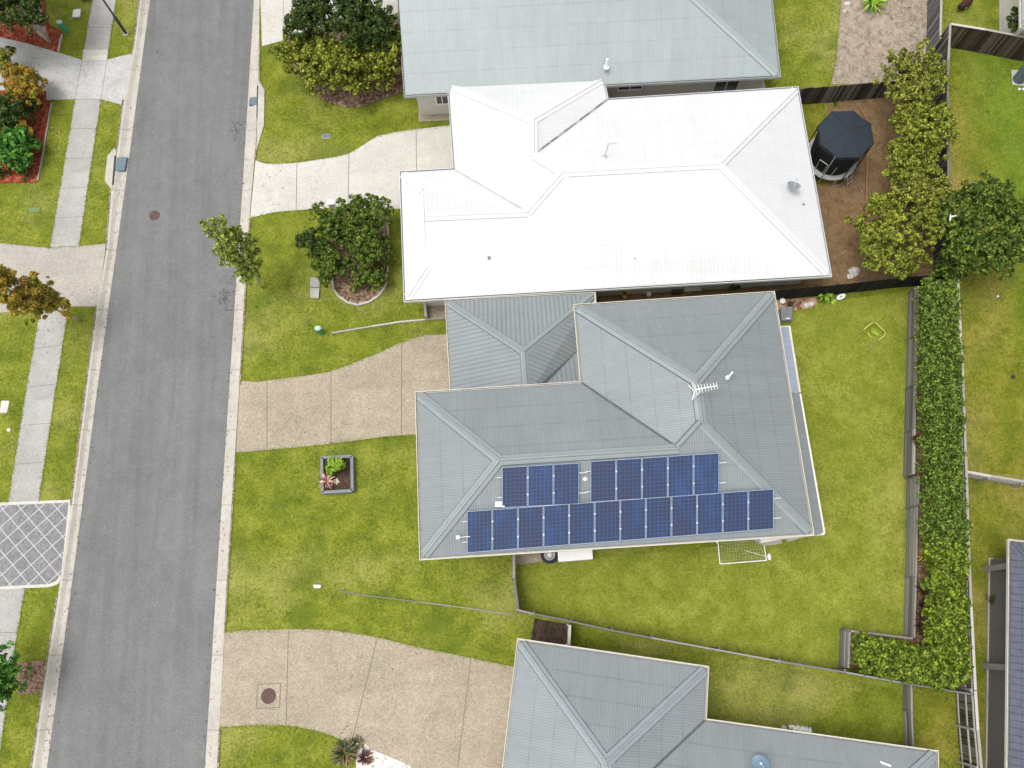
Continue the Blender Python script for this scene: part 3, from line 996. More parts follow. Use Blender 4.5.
slab('driveway', [(-90, 508), (0, 502.5), (71.5, 499.5), (63, 576), (58, 584), (50, 587), (0, 589.5), (-90, 594)], 0.022, -0.05, [M['drive_white'], M['joint']])
slab('driveway', [(-90, 511), (0, 505.5), (68.5, 502.5), (61, 574), (56, 581), (49, 584), (0, 586.5), (-90, 591)], 0.028, 0.0, [mat_lattice(), M['joint']])

# kerb inlets
for (lid, slot, pad, lb) in (([(117, 157.5), (127, 157), (124.5, 170.5), (115, 171)], [(114.6, 156), (116.3, 156), (113.6, 185), (112.2, 185)], [(107.5, 156), (114.5, 148), (116.5, 152), (112, 190), (104.8, 181)], 'steel lidded stormwater inlet in the kerb of the left road side'),
                             ([(249.5, 97.5), (257, 97), (257, 104.5), (249, 104.8)], [(257.2, 86), (258.4, 86), (257.6, 118), (256.6, 118)], [(258.5, 80), (261, 84), (264.5, 90), (264, 125), (259, 142), (256.6, 150)], 'steel lidded stormwater inlet in the kerb opposite the white house driveway')):
    r = empty('stormwater_inlet', P(*lid[0], 0), lb, 'drain inlet')
    b = MB(); b.prism([P(*q, .04) for q in pad], -.05, .055); b.build('slab', M['kerb'], r)
    b = MB(); b.prism([P(*q, .04) for q in lid], -.08, .048); b.build('grate', M['bluegrey'], r)
    b = MB(); b.prism([P(*q, .03) for q in slot], -.08, .062); b.build('opening', M['black'], r)

# ------------------------------------------------------------------ garden beds (setting)
slab('garden_bed', [(-120, -90), (44, -90), (45, 15), (50, 26), (58, 29), (62, 34), (58.5, 52), (28, 43.3), (0, 36.7), (-120, 21)], 0.04, -0.05, [M['mulch_red']])
slab('garden_bed', [(-120, 91), (46, 91), (46, 100.4), (50.5, 101), (37.5, 182), (0, 183), (-120, 186)], 0.045, -0.05, [M['mulch_red']])
def edging(name, px, wd, ht, mat, label, cat='edging'):
    b = MB()
    pts = [P(x, y, 0) for x, y in px]
    for a, c in zip(pts, pts[1:]):
        b.bar(a + Vector((0, 0, ht / 2)), c + Vector((0, 0, ht / 2)), wd, ht)
    return b.build(name, mat, label=label, cat=cat)
edging('garden_edging', [(62.5, 35), (58.8, 52.5)], .09, .10, M['wood_pale'], 'short pale timber edging beside the red mulch in the top left corner')
edging('garden_edging', [(52, 103), (46, 140), (38.5, 181)], .05, .09, M['wood_pale'], 'long thin timber edging along the red mulch garden at the far left')
slab('garden_bed', [(290, 55), (296, 73), (307, 88), (320, 98), (332, 104), (345, 107), (358, 107.3), (372, 103), (388, 97), (404, 91), (404, 16), (300, 34), (287, 40)], 0.04, -0.05, [M['mulch_brown']])
UB = [(333, 209.5), (388, 210), (388.5, 250), (388, 278), (385, 288), (379, 296), (370, 302), (358, 305.5), (348, 303), (339, 297), (334, 290), (332.5, 280), (331, 245)]
slab('garden_bed', UB, 0.04, -0.05, [M['mulch_brown']])
edging('garden_edging', UB[:1] + UB[1:] , .10, .11, M['kerb'], 'pale concrete U shaped edging round the shrub bed before the white house')
slab('garden_bed', [(16, 663), (46, 660), (40.5, 692.5), (18, 695)], 0.03, -0.05, [M['mulch_brown']])
slab('garden_bed', [(356, 744), (362, 741), (372, 750), (390, 757), (410, 766), (425, 790), (356, 790)], 0.036, -0.05, [M['gravel_white']])
# white house back yard, sandy yard, side passages
slab('bare_ground', [(780, 103), (936, 87), (940, 180), (944, 276), (915, 281), (770, 290), (590, 303), (590, 270), (780, 250)], 0.012, -0.05, [M['soil']])
slab('lawn_patch', [(795, 103), (828, 103), (828, 150), (838, 185), (812, 185)], 0.018, -0.03, [M['grass_dry']])
slab('bare_ground', [(843, -80), (841, 0), (836, 60), (831, 84), (880, 84), (930, 80), (930, -80)], 0.012, -0.05, [M['sand']])
edging('garden_edging', [(858, 107), (866, 120), (866, 170), (865, 232)], .06, .12, mat_plain('rusty_timber', (0.24, 0.13, 0.07), .9), 'rusty brown timber edging behind the trampoline')
slab('concrete_floor', [(590, 72), (760, 62), (770, 110), (590, 122)], 0.02, -0.05, [M['render_grey']])
slab('garden_bed', [(418.5, 110.5), (452, 109), (452, 120), (418.5, 121.5)], 0.05, -0.05, [M['drive_beige']])
slab('garden_bed', [(534.5, 618.5), (568.5, 624), (568.5, 650), (530, 645)], 0.03, -0.05, [M['soil_dark']])
slab('concrete_pad', [(513.5, 550), (560, 545), (545, 561), (516, 565.5)], 0.03, -0.05, [M['drive_beige']])
slab('side_path', [(426.5, 303), (455, 300), (455, 318), (428, 320)], 0.03, -0.05, [M['drive_beige']])
slab('garden_bed', [(772, 300.5), (815, 297.5), (818, 303), (813, 308), (795, 310), (772, 309.5)], 0.04, -0.05, [mat_mulch('orange_rubble', (0.10, 0.05, 0.03), (0.27, 0.14, 0.085), (0.45, 0.33, 0.24), 4)])
slab('concrete_pad', [(999, -60), (1100, -60), (1100, 34), (1024, 38), (999.5, 34)], 0.03, -0.05, [M['path']])
# neighbouring yards behind the rear fence
slab('lawn', [(938, 40), (1010, 56), (1200, 80), (1200, 474), (966, 474), (958, 285), (950, 170)], 0.010, -0.05, [M['grass_dry']])
slab('lawn', [(913, 480), (966, 474), (1200, 474), (1200, 900), (905, 900)], 0.010, -0.05, [M['grass_dry']])
slab('lawn', [(770, 311), (813, 309), (820, 303), (911, 290), (905, 640), (905, 690), (570, 627), (517, 612), (517, 566), (780, 540), (760, 400)], 0.010, -0.05, [M['grass_back']])

# ------------------------------------------------------------------ HOUSES
def soff(): return M['gutter']
# --- main two storey house
main = empty('house', P(600, 470, 0), 'large two storey house with grey steel hip roofs carrying blue solar panels, in the middle', 'house')
ZE = 5.2
V = dict(A=(417, 393.5, ZE), B=(582, 383, ZE), C=(575.5, 306, ZE), D=(773, 293, ZE), E=(812, 533.5, ZE), F=(421.5, 558, ZE),
         G=(499.5, 460, 6.55), K=(679, 448.5, 6.6), N=(696.5, 381, 6.85), S=(702, 423.5, 6.9))
Fc = [('F', 'E', 'S', 'K', 'G'), ('A', 'F', 'G'), ('B', 'A', 'G', 'K'), ('C', 'B', 'K', 'S', 'N'), ('D', 'C', 'N'), ('E', 'D', 'N', 'S')]
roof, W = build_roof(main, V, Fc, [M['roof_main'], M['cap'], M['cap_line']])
ev = [W[k] for k in 'ABCDEF']
gutter(main, [(p.x, p.y) for p in ev], ZE, M['gutter'])
wq = walls(main, [(p.x, p.y) for p in ev], 0, ZE - .12, M['render'], .55, M['gutter'])
for i in range(len(wq)):
    a, c = wq[i], wq[(i + 1) % len(wq)]
    if (c - a).length > 4:
        for t in (.18, .62):
            window(main, a, c, t, t + min(.2, 1.8 / (c - a).length), 3.5, 4.7, (M['white'], M['glass']))
# --- garage roof at the lower level
ZG = 2.5
V = dict(a=(446.5, 301, ZG), b=(594, 294, ZG), c=(597, 320, ZG), d=(452.3, 396, ZG), e=(524, 351.5, 3.9), f=(527.5, 396, 3.9), v=(534, 395.5, 3.55),
         w=(580, 347.5, 2.62), x=(590, 392, 2.9), y=(590, 345, 2.55))
Fg = [('d', 'a', 'e', 'f'), ('a', 'b', 'e'), ('b', 'w', 'v', 'f', 'e')]
W2 = {k: P(*q) for k, q in V.items()}
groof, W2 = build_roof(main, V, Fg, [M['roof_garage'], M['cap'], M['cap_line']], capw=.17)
groof.name = 'garage_roof'
# return slope of the garage roof, meeting the right slope in a valley
e1 = MB()
tri = [W2['w'], P(598, 395, 4.1), W2['v']]
nn = newell(tri)
if nn.z < 0: tri = tri[::-1]; nn = -nn
ee = Vector((1, 0.0, 0)); ss = nn.cross(ee)
e1.face(tri, 0, [((q - tri[0]).dot(ee), (q - tri[0]).dot(ss)) for q in tri])
e1.build('garage_roof', M['roof_garage'], main)
e1 = MB()
d_ = (W2['v'] - W2['w']).normalized(); s_ = d_.cross(Vector((0, 0, 1))).normalized() * .05; u_ = Vector((0, 0, .02))
e1.face([W2['w'] - s_ + u_, W2['v'] - s_ + u_, W2['v'] + s_ + u_, W2['w'] + s_ + u_])
e1.build('valley_gutter', M['cap_line'], main)
gq = [P(446.5, 301, ZG), P(594, 294, ZG), P(599, 396, ZG), P(452.3, 398, ZG)]
gutter(main, [(p.x, p.y) for p in gq], ZG, M['gutter'])
walls(main, [(p.x, p.y) for p in gq], 0, ZG - .12, M['render'], .5, M['gutter'])
# verandah strip right of the house and the small awning
ZV = 4.6
e1 = MB()
pts = [P(787.5, 391, ZV + .35), P(799.5, 394, ZV), P(823.5, 533.5, ZV), P(812, 536, ZV + .35)]
nn = newell(pts); pts = pts if nn.z > 0 else pts[::-1]; nn = newell(pts)
ee = (P(823.5, 533.5, ZV) - P(799.5, 394, ZV)).normalized(); ss = nn.cross(ee)
e1.face(pts, 0, [((q - pts[0]).dot(ee), (q - pts[0]).dot(ss)) for q in pts])
bt = [q - Vector((0, 0, .09)) for q in pts]
e1.face(bt[::-1]); [e1.face([pts[i], pts[(i + 1) % 4], bt[(i + 1) % 4], bt[i]]) for i in range(4)]
e1.build('verandah_roof', M['roof_main'], main)
e1 = MB()
e1.bar(P(799.8, 394, ZV - .02), P(824, 533.5, ZV - .02), .07, .14)
e1.bar(P(824, 533.8, ZV - .02), P(760, 540.5, ZV - .02), .09, .14)
e1.build('gutter', M['gutter'], main)
for q in ((797, 398), (821, 530)):
    e1 = MB()
    p = P(*q, ZV - .1); e1.box(Vector((p.x, p.y, ZV / 2 - .05)), (.05, 0, 0), (0, .05, 0), (0, 0, ZV / 2 - .05))
    e1.build('verandah_post', M['white'], main)
aw = [P(774, 328, 2.75), P(789, 326.5, 2.35), P(799.5, 392.5, 2.35), P(782, 396, 2.75)]
nn = newell(aw); aw2 = aw if nn.z > 0 else aw[::-1]; nn = newell(aw2)
ee = (aw[2] - aw[1]).normalized(); ss = nn.cross(ee)
e1 = MB()
e1.face(aw2, 0, [((q - aw[0]).dot(ee), (q - aw[0]).dot(ss)) for q in aw2])
bt = [q - Vector((0, 0, .06)) for q in aw2]
e1.face(bt[::-1]); [e1.face([aw2[i], aw2[(i + 1) % 4], bt[(i + 1) % 4], bt[i]]) for i in range(4)]
awn = e1.build('awning', M['awning'], main)
e1 = MB()
e1.bar(aw[1] + Vector((0, 0, .01)), aw[2] + Vector((0, 0, .01)), .09, .10)
e1.bar(aw[0] + Vector((0, 0, .0)), aw[1] + Vector((0, 0, .0)), .06, .08)
e1.build('awning_trim', M['gutter'], awn)
for q in (aw[1], aw[2]):
    e1 = MB()
    e1.box(Vector((q.x - .05, q.y, 1.12)), (.035, 0, 0), (0, .035, 0), (0, 0, 1.12))
    e1.build('awning_post', M['gutter'], awn)
# dark things stacked under the awning end
# solar panels
def mat_solar():
    m = NT('solar_cells')
    tc = m.n('ShaderNodeTexCoord')
    sx = m.n('ShaderNodeSeparateXYZ'); m.l(tc.outputs['UV'], sx.inputs[0])
    fu = m.math('PINGPONG', m.math('MULTIPLY', sx.outputs[0], 6), 0.5)
    fv = m.math('PINGPONG', m.math('MULTIPLY', sx.outputs[1], 10), 0.5)
    g = m.math('LESS_THAN', m.math('MINIMUM', fu, fv), 0.075)
    v = m.coord()
    vs_ = m.coord(scale=(2.2, .5, 1))
    f = m.math('ADD', m.math('MULTIPLY', m.noise(vs_, 1.2, 3), .6), m.math('MULTIPLY', m.noise(v, 3.2, 4, .7), .4))
    oi = m.n('ShaderNodeObjectInfo')
    f = m.math('ADD', f, m.math('MULTIPLY_ADD', oi.outputs['Random'], .16, -.08))
    c = m.ramp(f, [(.36, (0.016, 0.044, 0.13)), (.48, (0.014, 0.030, 0.085)), (.62, (0.020, 0.025, 0.065)), (.76, (0.036, 0.028, 0.052))])
    m.col(m.mix(m.math('MULTIPLY', g, .3), c, (0.09, 0.13, 0.22)))
    m.rough(.28, 0, .5)
    return m.m
SOL = mat_solar()
pn = newell([W['F'], W['E'], W['K'], W['G']])
if pn.z < 0: pn = -pn
SP0 = W['F'] + pn * .12
def panel_row(x0, yt0, yb0, x1, yt1, yb1, count, first_gap=None):
    TL, TR, BL_, BR_ = hit(x0, yt0, SP0, pn), hit(x1, yt1, SP0, pn), hit(x0, yb0, SP0, pn), hit(x1, yb1, SP0, pn)
    for i in range(count):
        t0, t1 = i / count + .012 / count, (i + 1) / count - .03 / count
        q = [BL_.lerp(BR_, t0), BL_.lerp(BR_, t1), TL.lerp(TR, t1), TL.lerp(TR, t0)]
        b = MB()
        b.face(q, 0, [(0, 0), (1, 0), (1, 1), (0, 1)])
        low = [p - pn * .035 for p in q]
        b.face(low[::-1], 0)
        for k in range(4): b.face([low[k], low[(k + 1) % 4], q[(k + 1) % 4], q[k]], 0)
        s = b.build('solar_panel', SOL, main)
        fr = MB()
        for k in range(4):
            fr.bar(q[k] + pn * .002, q[(k + 1) % 4] + pn * .002, .022, .045, 0, up=pn)
        fr.build('frame', M['panel_frame'], s)
        if i:
            for t in (.3, .72):
                cl = MB()
                p = BL_.lerp(BR_, i / count).lerp(TL.lerp(TR, i / count), t)
                cl.box(p + pn * .02, (.028, 0, 0), (0, .03, 0), pn * .008)
                cl.build('clamp', M['steel_pale'], s)
    for t in (.25, .75):
        rl = MB()
        a, c = BL_.lerp(TL, t), BR_.lerp(TR, t)
        e = (c - a).normalized()
        rl.bar(a - e * .18 - pn * .07, c + e * .28 - pn * .07, .04, .05, 0, up=pn)
        rl.build('panel_rail', M['steel_pale'], main)
M['panel_frame'] = mat_plain('panel_frame_alu', (0.27, 0.33, 0.44), .4, .2, .1, 4)
M['steel_pale'] = mat_plain('pale_aluminium', (0.48, 0.52, 0.56), .4, .2, .05, 4)
panel_row(502, 467.5, 507.5, 579.5, 463, 503.5, 3)
panel_row(590.5, 461.5, 502, 719.5, 453, 493.3, 5)
panel_row(467, 511.5, 552.5, 774, 489, 528.5, 12)

def vent_pipe(parent, px, py, z, r=.09, h=.35, mat=None, cap=True):
    b = MB()
    c = P(px, py, z)
    b.lathe(c - Vector((0, 0, .15)), [(r * 1.9, 0.1), (r * 1.9, .2), (r, .22), (r, h)] + ([(r * 1.6, h + .01), (r * 1.6, h + .06), (0, h + .12)] if cap else [(r * .7, h), (r * .7, h - .1)]), 16)
    return b.build('vent_pipe', mat or M['offwhite'], parent)
vent_pipe(main, 585, 479, 6.1, .06, .2)
vent_pipe(main, 727.5, 378, 6.4, .05, .25)
b = MB(); c = P(728, 377.5, 6.65); b.tube([c, c + Vector((.2, .2, .05))], .035, 8); b.build('vent_cowl', M['white'], main)
b = MB(); c = P(500, 504.5, 5.95); b.box(c, (.18, -.01, 0), (.01, .10, 0), (0, 0, .08)); b.build('isolator_box', M['white'], main)
b = MB(); c = P(458, 537.5, 5.75); b.box(c, (.07, 0, 0), (0, .07, 0), (0, 0, .08)); b.tube([c, P(470, 536.5, 5.75)], .02, 6); b.build('isolator_box', M['offwhite'], main)

def tv_antenna(parent, px, py, z, h=1.4, L=1.0, ang=0.15, n=9, name='tv_antenna'):
    b = MB()
    c = P(px, py, z)
    top = c + Vector((0, 0, h))
    b.tube([c - Vector((0, 0, .1)), top], .022, 6)
    d = Vector((math.cos(ang), math.sin(ang), 0)); s_ = Vector((-d.y, d.x, 0))
    b.tube([top - d * L * .35, top + d * L * .65], .018, 6)
    for i in range(n):
        q = top + d * L * (-.3 + .95 * i / (n - 1))
        ll = .2 - .012 * i
        b.tube([q - s_ * ll, q + s_ * ll], .011, 5)
    for sg in (-1, 1):
        b.tube([top - d * L * .35 + s_ * sg * .05, top - d * L * .45 + s_ * sg * .25 + Vector((0, 0, .15 * sg))], .012, 5)
        b.tube([top - d * L * .3 - Vector((0, 0, .3)) , top - d * L * .5 + s_ * .3 * sg - Vector((0, 0, .3))], .012, 5)
    b.tube([c + Vector((-.25, -.2, -.1)), c + Vector((0, 0, .5))], .012, 5)
    b.build(name, M['white'], parent)
tv_antenna(main, 698, 394.5, 6.9, .9, .85, .12, 8)

def sat_dish(parent, px, py, z, r=.34, mat=None, az=0.6):
    b = MB()
    c = P(px, py, z)
    foot = c
    hub = c + Vector((0, 0, .55))
    d = Vector((math.cos(az) * .5, math.sin(az) * .5, .7)).normalized()
    a = d.cross(Vector((0, 0, 1))).normalized(); e = d.cross(a).normalized()
    rings = []
    for rr, dz in ((0.02, 0), (.5, .02), (.8, .06), (1.0, .1)):
        rings.append([hub + (a * math.cos(k * math.pi / 12) * .85 + e * math.sin(k * math.pi / 12)) * r * rr + d * dz * r * 2 for k in range(24)])
    vs = [p for q in rings for p in q]
    b.mesh(vs, [(j * 24 + k, j * 24 + (k + 1) % 24, (j + 1) * 24 + (k + 1) % 24, (j + 1) * 24 + k) for j in range(3) for k in range(24)])
    dish = b.build('satellite_dish', mat or M['grey'], parent)
    m = MB()
    m.tube([foot - Vector((0, 0, .1)), foot + Vector((0, 0, .3)), hub - d * .03], .025, 6)
    m.tube([hub - e * r * .9, hub + d * r * 1.1 - e * r * .3], .014, 5)
    m.box(hub + d * r * 1.15 - e * r * .3, (.04, 0, 0), (0, .04, 0), (0, 0, .04))
    m.build('dish_arm', M['steel_pale'], dish)
    return dish

# --- white house
wh = empty('house', P(610, 200, 0), 'single storey house with a bright white steel hip roof', 'house')
ZW = 2.5
V = dict(a=(401, 172.5, ZW), b=(455, 169.5, ZW), c=(449, 85, ZW), d=(603, 79, ZW), e=(607, 100, ZW), f=(797, 88, ZW), g=(830, 275, ZW), h=(405.5, 300, ZW),
         p=(423, 190, 2.95), q=(426.5, 268, 2.95), r=(425, 216.5, 3.9), s=(527.5, 212, 3.95), t=(562, 172.5, 4.5), u=(720, 164, 4.5), m=(533, 120, 4.05), n=(533.5, 155, 4.05))
Fw = [('h', 'g', 'u', 't', 's', 'r', 'q'), ('a', 'h', 'q', 'p'), ('b', 'a', 'p', 'r', 's'), ('c', 'b', 's', 't', 'n', 'm'), ('d', 'c', 'm'), ('e', 'd', 'm', 'n'), ('f', 'e', 'n', 't', 'u'), ('g', 'f', 'u')]
wroof, WW = build_roof(wh, V, Fw, [M['roof_white'], M['cap_white'], M['cap_white_line']], capw=.2)
gb = MB(); gb.face([WW['p'], WW['q'], WW['r']]); gb.build('gable', M['gutter_grey'], wroof)
# dark valley gutter with leaf litter
d_ = WW['n'] - WW['e']
ev = [WW[k] for k in ('a', 'b', 'c', 'd', 'e', 'f', 'g', 'h')]
gutter(wh, [(p.x, p.y) for p in ev], ZW, M['cap_white'])
b = MB()
e_ = d_.normalized(); s_ = e_.cross(Vector((0, 0, 1))).normalized() * .045; up_ = Vector((0, 0, .035))
b.face([WW['e'] - s_ + up_, WW['n'] - s_ + up_, WW['n'] + s_ + up_, WW['e'] + s_ + up_])
b.build('valley_gutter', mat_mulch('leaf_litter', (0.05, 0.045, 0.04), (0.20, 0.17, 0.15), (0.5, 0.48, 0.46), 3), wroof)
wq = walls(wh, [(p.x, p.y) for p in ev], 0, ZW - .12, M['render'], .6, M['gutter'])
for i in range(len(wq)):
    a, c = wq[i], wq[(i + 1) % len(wq)]
    if (c - a).length > 4:
        for t in (.12, .42, .75):
            window(wh, a, c, t, t + min(.14, 1.6 / (c - a).length), 1.0, 2.0, (M['white'], M['glass']))
sat_dish(wh, 790, 192, 2.95, .36, M['grey'], 1.2)
b = MB(); c = P(604.5, 157, 4.2); b.tube([c - Vector((0, 0, .3)), c + Vector((.1, .1, .9))], .02, 6)
b.lathe(c - Vector((0, 0, .1)), [(.14, -.15), (.14, .06), (.05, .1)], 12)
tp = c + Vector((.1, .1, .9)); b.tube([tp - Vector((.12, .0, 0)), tp + Vector((.4, .02, 0))], .012, 5)
for i in range(4): q = tp + Vector((.1 * i, 0, 0)); b.tube([q - Vector((0, .09, 0)), q + Vector((0, .09, 0))], .01, 4)
b.build('tv_antenna', M['steel'], wh)
vent_pipe(wh, 635, 258, 2.9, .06, .25, M['grey'], False)
vent_pipe(wh, 489, 258, 3.1, .04, .2, M['grey'], False)
vent_pipe(wh, 803, 205, 2.8, .03, .3, M['grey'], False)

# --- pale grey house at the top
gh = empty('house', P(590, 20, 0), 'house with a long pale blue-grey steel roof at the top edge', 'house')
V = dict(a=(405.5, 95, ZW), b=(779, 75.5, ZW), c=(766, -1, ZW), d=(752, -95, ZW), e=(700, -205, ZW), f=(386, -195, ZW), g=(396, -40, 4.9), h=(655, -50, 4.9))
V['c'] = (757, -130, ZW); V['f'] = (388, -160, ZW); V['g'] = (396, -38, 5.1); V['h'] = (640, -52, 5.1)
# keep the traced east eave: corner b, passing (766, 0)
Fgr = [('a', 'b', 'h', 'g'), ('b', 'c', 'h'), ('c', 'f', 'g', 'h')]
groof2, GW = build_roof(gh, V, Fgr, [M['roof_pale'], mat_plain('ridge_cap_pale', (0.285, 0.322, 0.325), .45, 0, .04, 3), mat_plain('cap_line_pale', (0.17, 0.19, 0.19), .9)])
b = MB(); b.face([GW['f'], GW['a'], GW['g']]); b.build('gable', M['render'], groof2)
ev = [GW[k] for k in ('a', 'b', 'c', 'f')]
gutter(gh, [(p.x, p.y) for p in ev], ZW, M['gutter_grey'])
wq = walls(gh, [(p.x, p.y) for p in ev], 0, ZW - .12, M['render'], .45, M['gutter'])
# find the long front wall (the one towards the camera)
fi = min(range(len(wq)), key=lambda i: (wq[i].y + wq[(i + 1) % len(wq)].y))
a, c = wq[fi], wq[(fi + 1) % len(wq)]
window(gh, a, c, .055, .09, 1.0, 1.7, (M['white'], M['glass']))
window(gh, a, c, .58, .65, 1.35, 1.75, (M['white'], M['glass']))
window(gh, a, c, .86, .93, 0.2, 2.0, (M['offwhite'], M['glass']), 'door')
b = MB()
e_ = (c - a).normalized(); nr = Vector((e_.y, -e_.x, 0))
for t in (.66, .835, .955):
    q = a.lerp(c, t) + nr * .03
    b.box(q + Vector((0, 0, 1.2)), e_ * .04, nr * .04, Vector((0, 0, 1.2)))
b.build('downpipe', M['offwhite'], gh)
b = MB(); c_ = P(606.5, 66, 3.2); b.tube([c_ - Vector((0, 0, .2)), c_ + Vector((0, .02, .5))], .05, 8); b.lathe(c_ - Vector((0, 0, .12)), [(.13, 0), (.13, .05), (.05, .1)], 12); b.build('vent_pipe', M['white'], gh)

# --- bottom house
bh = empty('house', P(640, 740, 0), 'house with a blue-grey steel hip roof at the bottom edge', 'house')
ZB = 2.7
V = dict(a=(519, 640.5, ZB), b=(707, 668, ZB), c=(704.5, 720.5, ZB), d=(936.5, 752.5, ZB), e=(934, 905, ZB), f=(690, 1010, ZB), g=(488, 1000, ZB),
         y=(606, 762, 4.45), z=(600, 880, 4.45), v=(654, 771, 3.55), w=(848, 832, 4.1), x=(606, 800, 4.1))
V['e'] = (938, 900, ZB); V['f'] = (700, 925, ZB); V['g'] = (489, 900, ZB)
V['w'] = (860, 822, 4.15); V['x'] = (612, 808, 4.15)
Fb = [('g', 'a', 'y', 'x'), ('a', 'b', 'y'), ('b', 'c', 'x', 'y'), ('c', 'd', 'w', 'x'), ('d', 'e', 'w'), ('e', 'g', 'x', 'w')]
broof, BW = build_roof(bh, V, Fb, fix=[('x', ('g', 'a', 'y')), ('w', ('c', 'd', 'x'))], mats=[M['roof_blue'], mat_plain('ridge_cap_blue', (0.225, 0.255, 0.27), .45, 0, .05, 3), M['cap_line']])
ev = [BW[k] for k in ('a', 'b', 'c', 'd', 'e', 'g')]
gutter(bh, [(p.x, p.y) for p in ev], ZB, M['gutter'])
wq = walls(bh, [(p.x, p.y) for p in ev], 0, ZB - .12, M['render'], .5, M['gutter'])
for i in range(len(wq)):
    a, c = wq[i], wq[(i + 1) % len(wq)]
    if (c - a).length > 3.5:
        window(bh, a, c, .3, .3 + min(.3, 1.8 / (c - a).length), 1.0, 2.1, (M['white'], M['glass']))
sat_dish(bh, 757, 763, 3.2, .38, mat_plain('dish_blue', (0.12, 0.19, 0.25), .5, 0, .05, 3), 2.2)
b = MB(); c = P(880, 762, 3.0); b.tube([c, c + Vector((.3, -.12, .25))], .045, 8); b.build('vent_pipe', M['white'], bh)

# --- dark tiled house at the right edge
th = empty('house', P(1040, 660, 0), 'dark tiled house with grey wall at the right edge', 'house')
def mat_tiles():
    m = NT('dark_roof_tiles')
    tc = m.n('ShaderNodeTexCoord')
    sx = m.n('ShaderNodeSeparateXYZ'); m.l(tc.outputs['UV'], sx.inputs[0])
    fu = m.math('FRACT', m.math('DIVIDE', sx.outputs[0], .27))
    fv = m.math('FRACT', m.math('DIVIDE', sx.outputs[1], .42))
    d = m.math('ADD', m.math('MULTIPLY', m.math('LESS_THAN', fv, .10), .22), m.math('MULTIPLY', m.math('LESS_THAN', fu, .14), .5))
    k = m.math('SUBTRACT', 1.0, d)
    k = m.math('MULTIPLY', k, m.ramp(m.noise(m.coord(), 4, 4), [(.3, .85), (.7, 1.2)]))
    cc = m.n('ShaderNodeCombineColor')
    for i in range(3): m.l(k, cc.inputs[i])
    m.col(m.mix(1.0, (0.085, 0.092, 0.125), cc.outputs[0], 'MULTIPLY'))
    m.rough(.5)
    m.bump(fv, .5, .04)
    return m.m
TIL = mat_tiles()
V = dict(a=(1010.5, 541, 2.7), b=(1180, 560, 2.7), c=(1190, 950, 2.7), d=(1007, 950, 2.7), e=(1105, 640, 4.9), f=(1105, 860, 4.9))
tr, TW = build_roof(th, V, [('d', 'a', 'e', 'f'), ('a', 'b', 'e'), ('b', 'c', 'f', 'e'), ('c', 'd', 'f')], [TIL, M['slate'], M['cap_line']], capw=.15)
ev = [TW[k] for k in 'abcd']
gutter(th, [(p.x, p.y) for p in ev], 2.7, M['gutter'])
ev2 = [(p.x, p.y) for p in ev]
walls(th, ev2, 0, 2.58, mat_plain('wall_dark_render', (0.17, 0.165, 0.155), .9, 0, .08, 2), .5, M['gutter'])
b = MB()
wl = offset_poly(ev2, .5)
b2 = MB(); sweep(b2, [(p.x, p.y) for p in wl], [(0, 0), (.0, .1), (.06, .1), (.06, 0)], 0.02)
b2.build('footing', M['kerb'], th)
WGL = mat_plain('wall_grey_light', (0.27, 0.265, 0.25), .9, 0, .06, 2)
for (x, y) in ((1001, 567), (1001, 666)):
    b = MB()
    p = P(x + 4, y, 1.0)
    b.box(Vector((p.x, p.y, 1.1)), (.45, 0, 0), (0, .12, 0), (0, 0, 1.1))
    b.build('buttress', WGL, th)

# --- house at the top right corner
ch = empty('house', P(1060, 0, 0), 'corner of a house with a pale grey roof in the top right corner', 'house')
V = dict(a=(1022, 26, 2.6), b=(1020, -120, 2.6), c=(1180, -120, 2.6), d=(1180, 34, 2.6), e=(1100, -40, 4.4), f=(1100, -60, 4.4))
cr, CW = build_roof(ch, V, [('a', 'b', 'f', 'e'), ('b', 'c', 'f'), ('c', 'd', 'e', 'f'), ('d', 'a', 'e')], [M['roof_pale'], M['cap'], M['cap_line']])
ev = [CW[k] for k in 'abcd']
gutter(ch, [(p.x, p.y) for p in ev], 2.6, M['gutter'])
walls(ch, [(p.x, p.y) for p in ev], 0, 2.5, M['render'], .5, M['gutter'])

# ------------------------------------------------------------------ FENCES AND WALLS
WD, WB, WK, WG, WP = M['wood_dark'], M['wood_brown'], M['wood_black'], M['wood_grey'], M['wood_pale']
fence('paling_fence', [(788, 89), (840, 85), (873, 82), (940, 76)], 1.45, 'dark weathered paling fence behind the trampoline', (WD, WG), face=-1, cap=False)
fence('paling_fence', [(942.5, -90), (941.5, 0), (940.5, 36)], 1.6, 'grey streaked paling fence beside the sandy yard at the top', (mat_wood('fence_timber_grey', (0.05, 0.05, 0.052), (0.22, 0.22, 0.225)), WP), face=-1, cap=True)
fence('paling_fence', [(950.5, 24), (948.5, 60), (947.5, 120), (949, 190), (952, 240), (956, 276)], 1.9, 'grey paling fence running behind the row of lime green trees', (WD, WG), face=-1, cap=True)
fence('paling_fence', [(951, 24), (985, 29.5), (1024, 37), (1130, 56)], 1.65, 'dark brown paling fence across the top right corner', (WB, WP), face=-1, cap=True)
fence('paling_fence', [(586, 305), (680, 298), (773, 290), (840, 284), (912, 276), (957, 273)], 1.3, 'nearly black paling fence between the white roofed house and the back lawn', (WK, WB), face=-1, cap=False)
fence('paling_fence', [(957, 276), (962, 380), (965.5, 470), (967.5, 540), (970, 600), (973, 660), (974.5, 690)], 1.75, 'thin pale railed rear fence behind the long green hedge', (WG, WP), face=1)
fence('paling_fence', [(974.5, 691), (977, 730), (980.5, 768), (988, 860)], 1.73, 'open backed fence with pale rails and dark palings at the bottom right', (WD, WP), face=1, gap=.022, pal_w=.09)
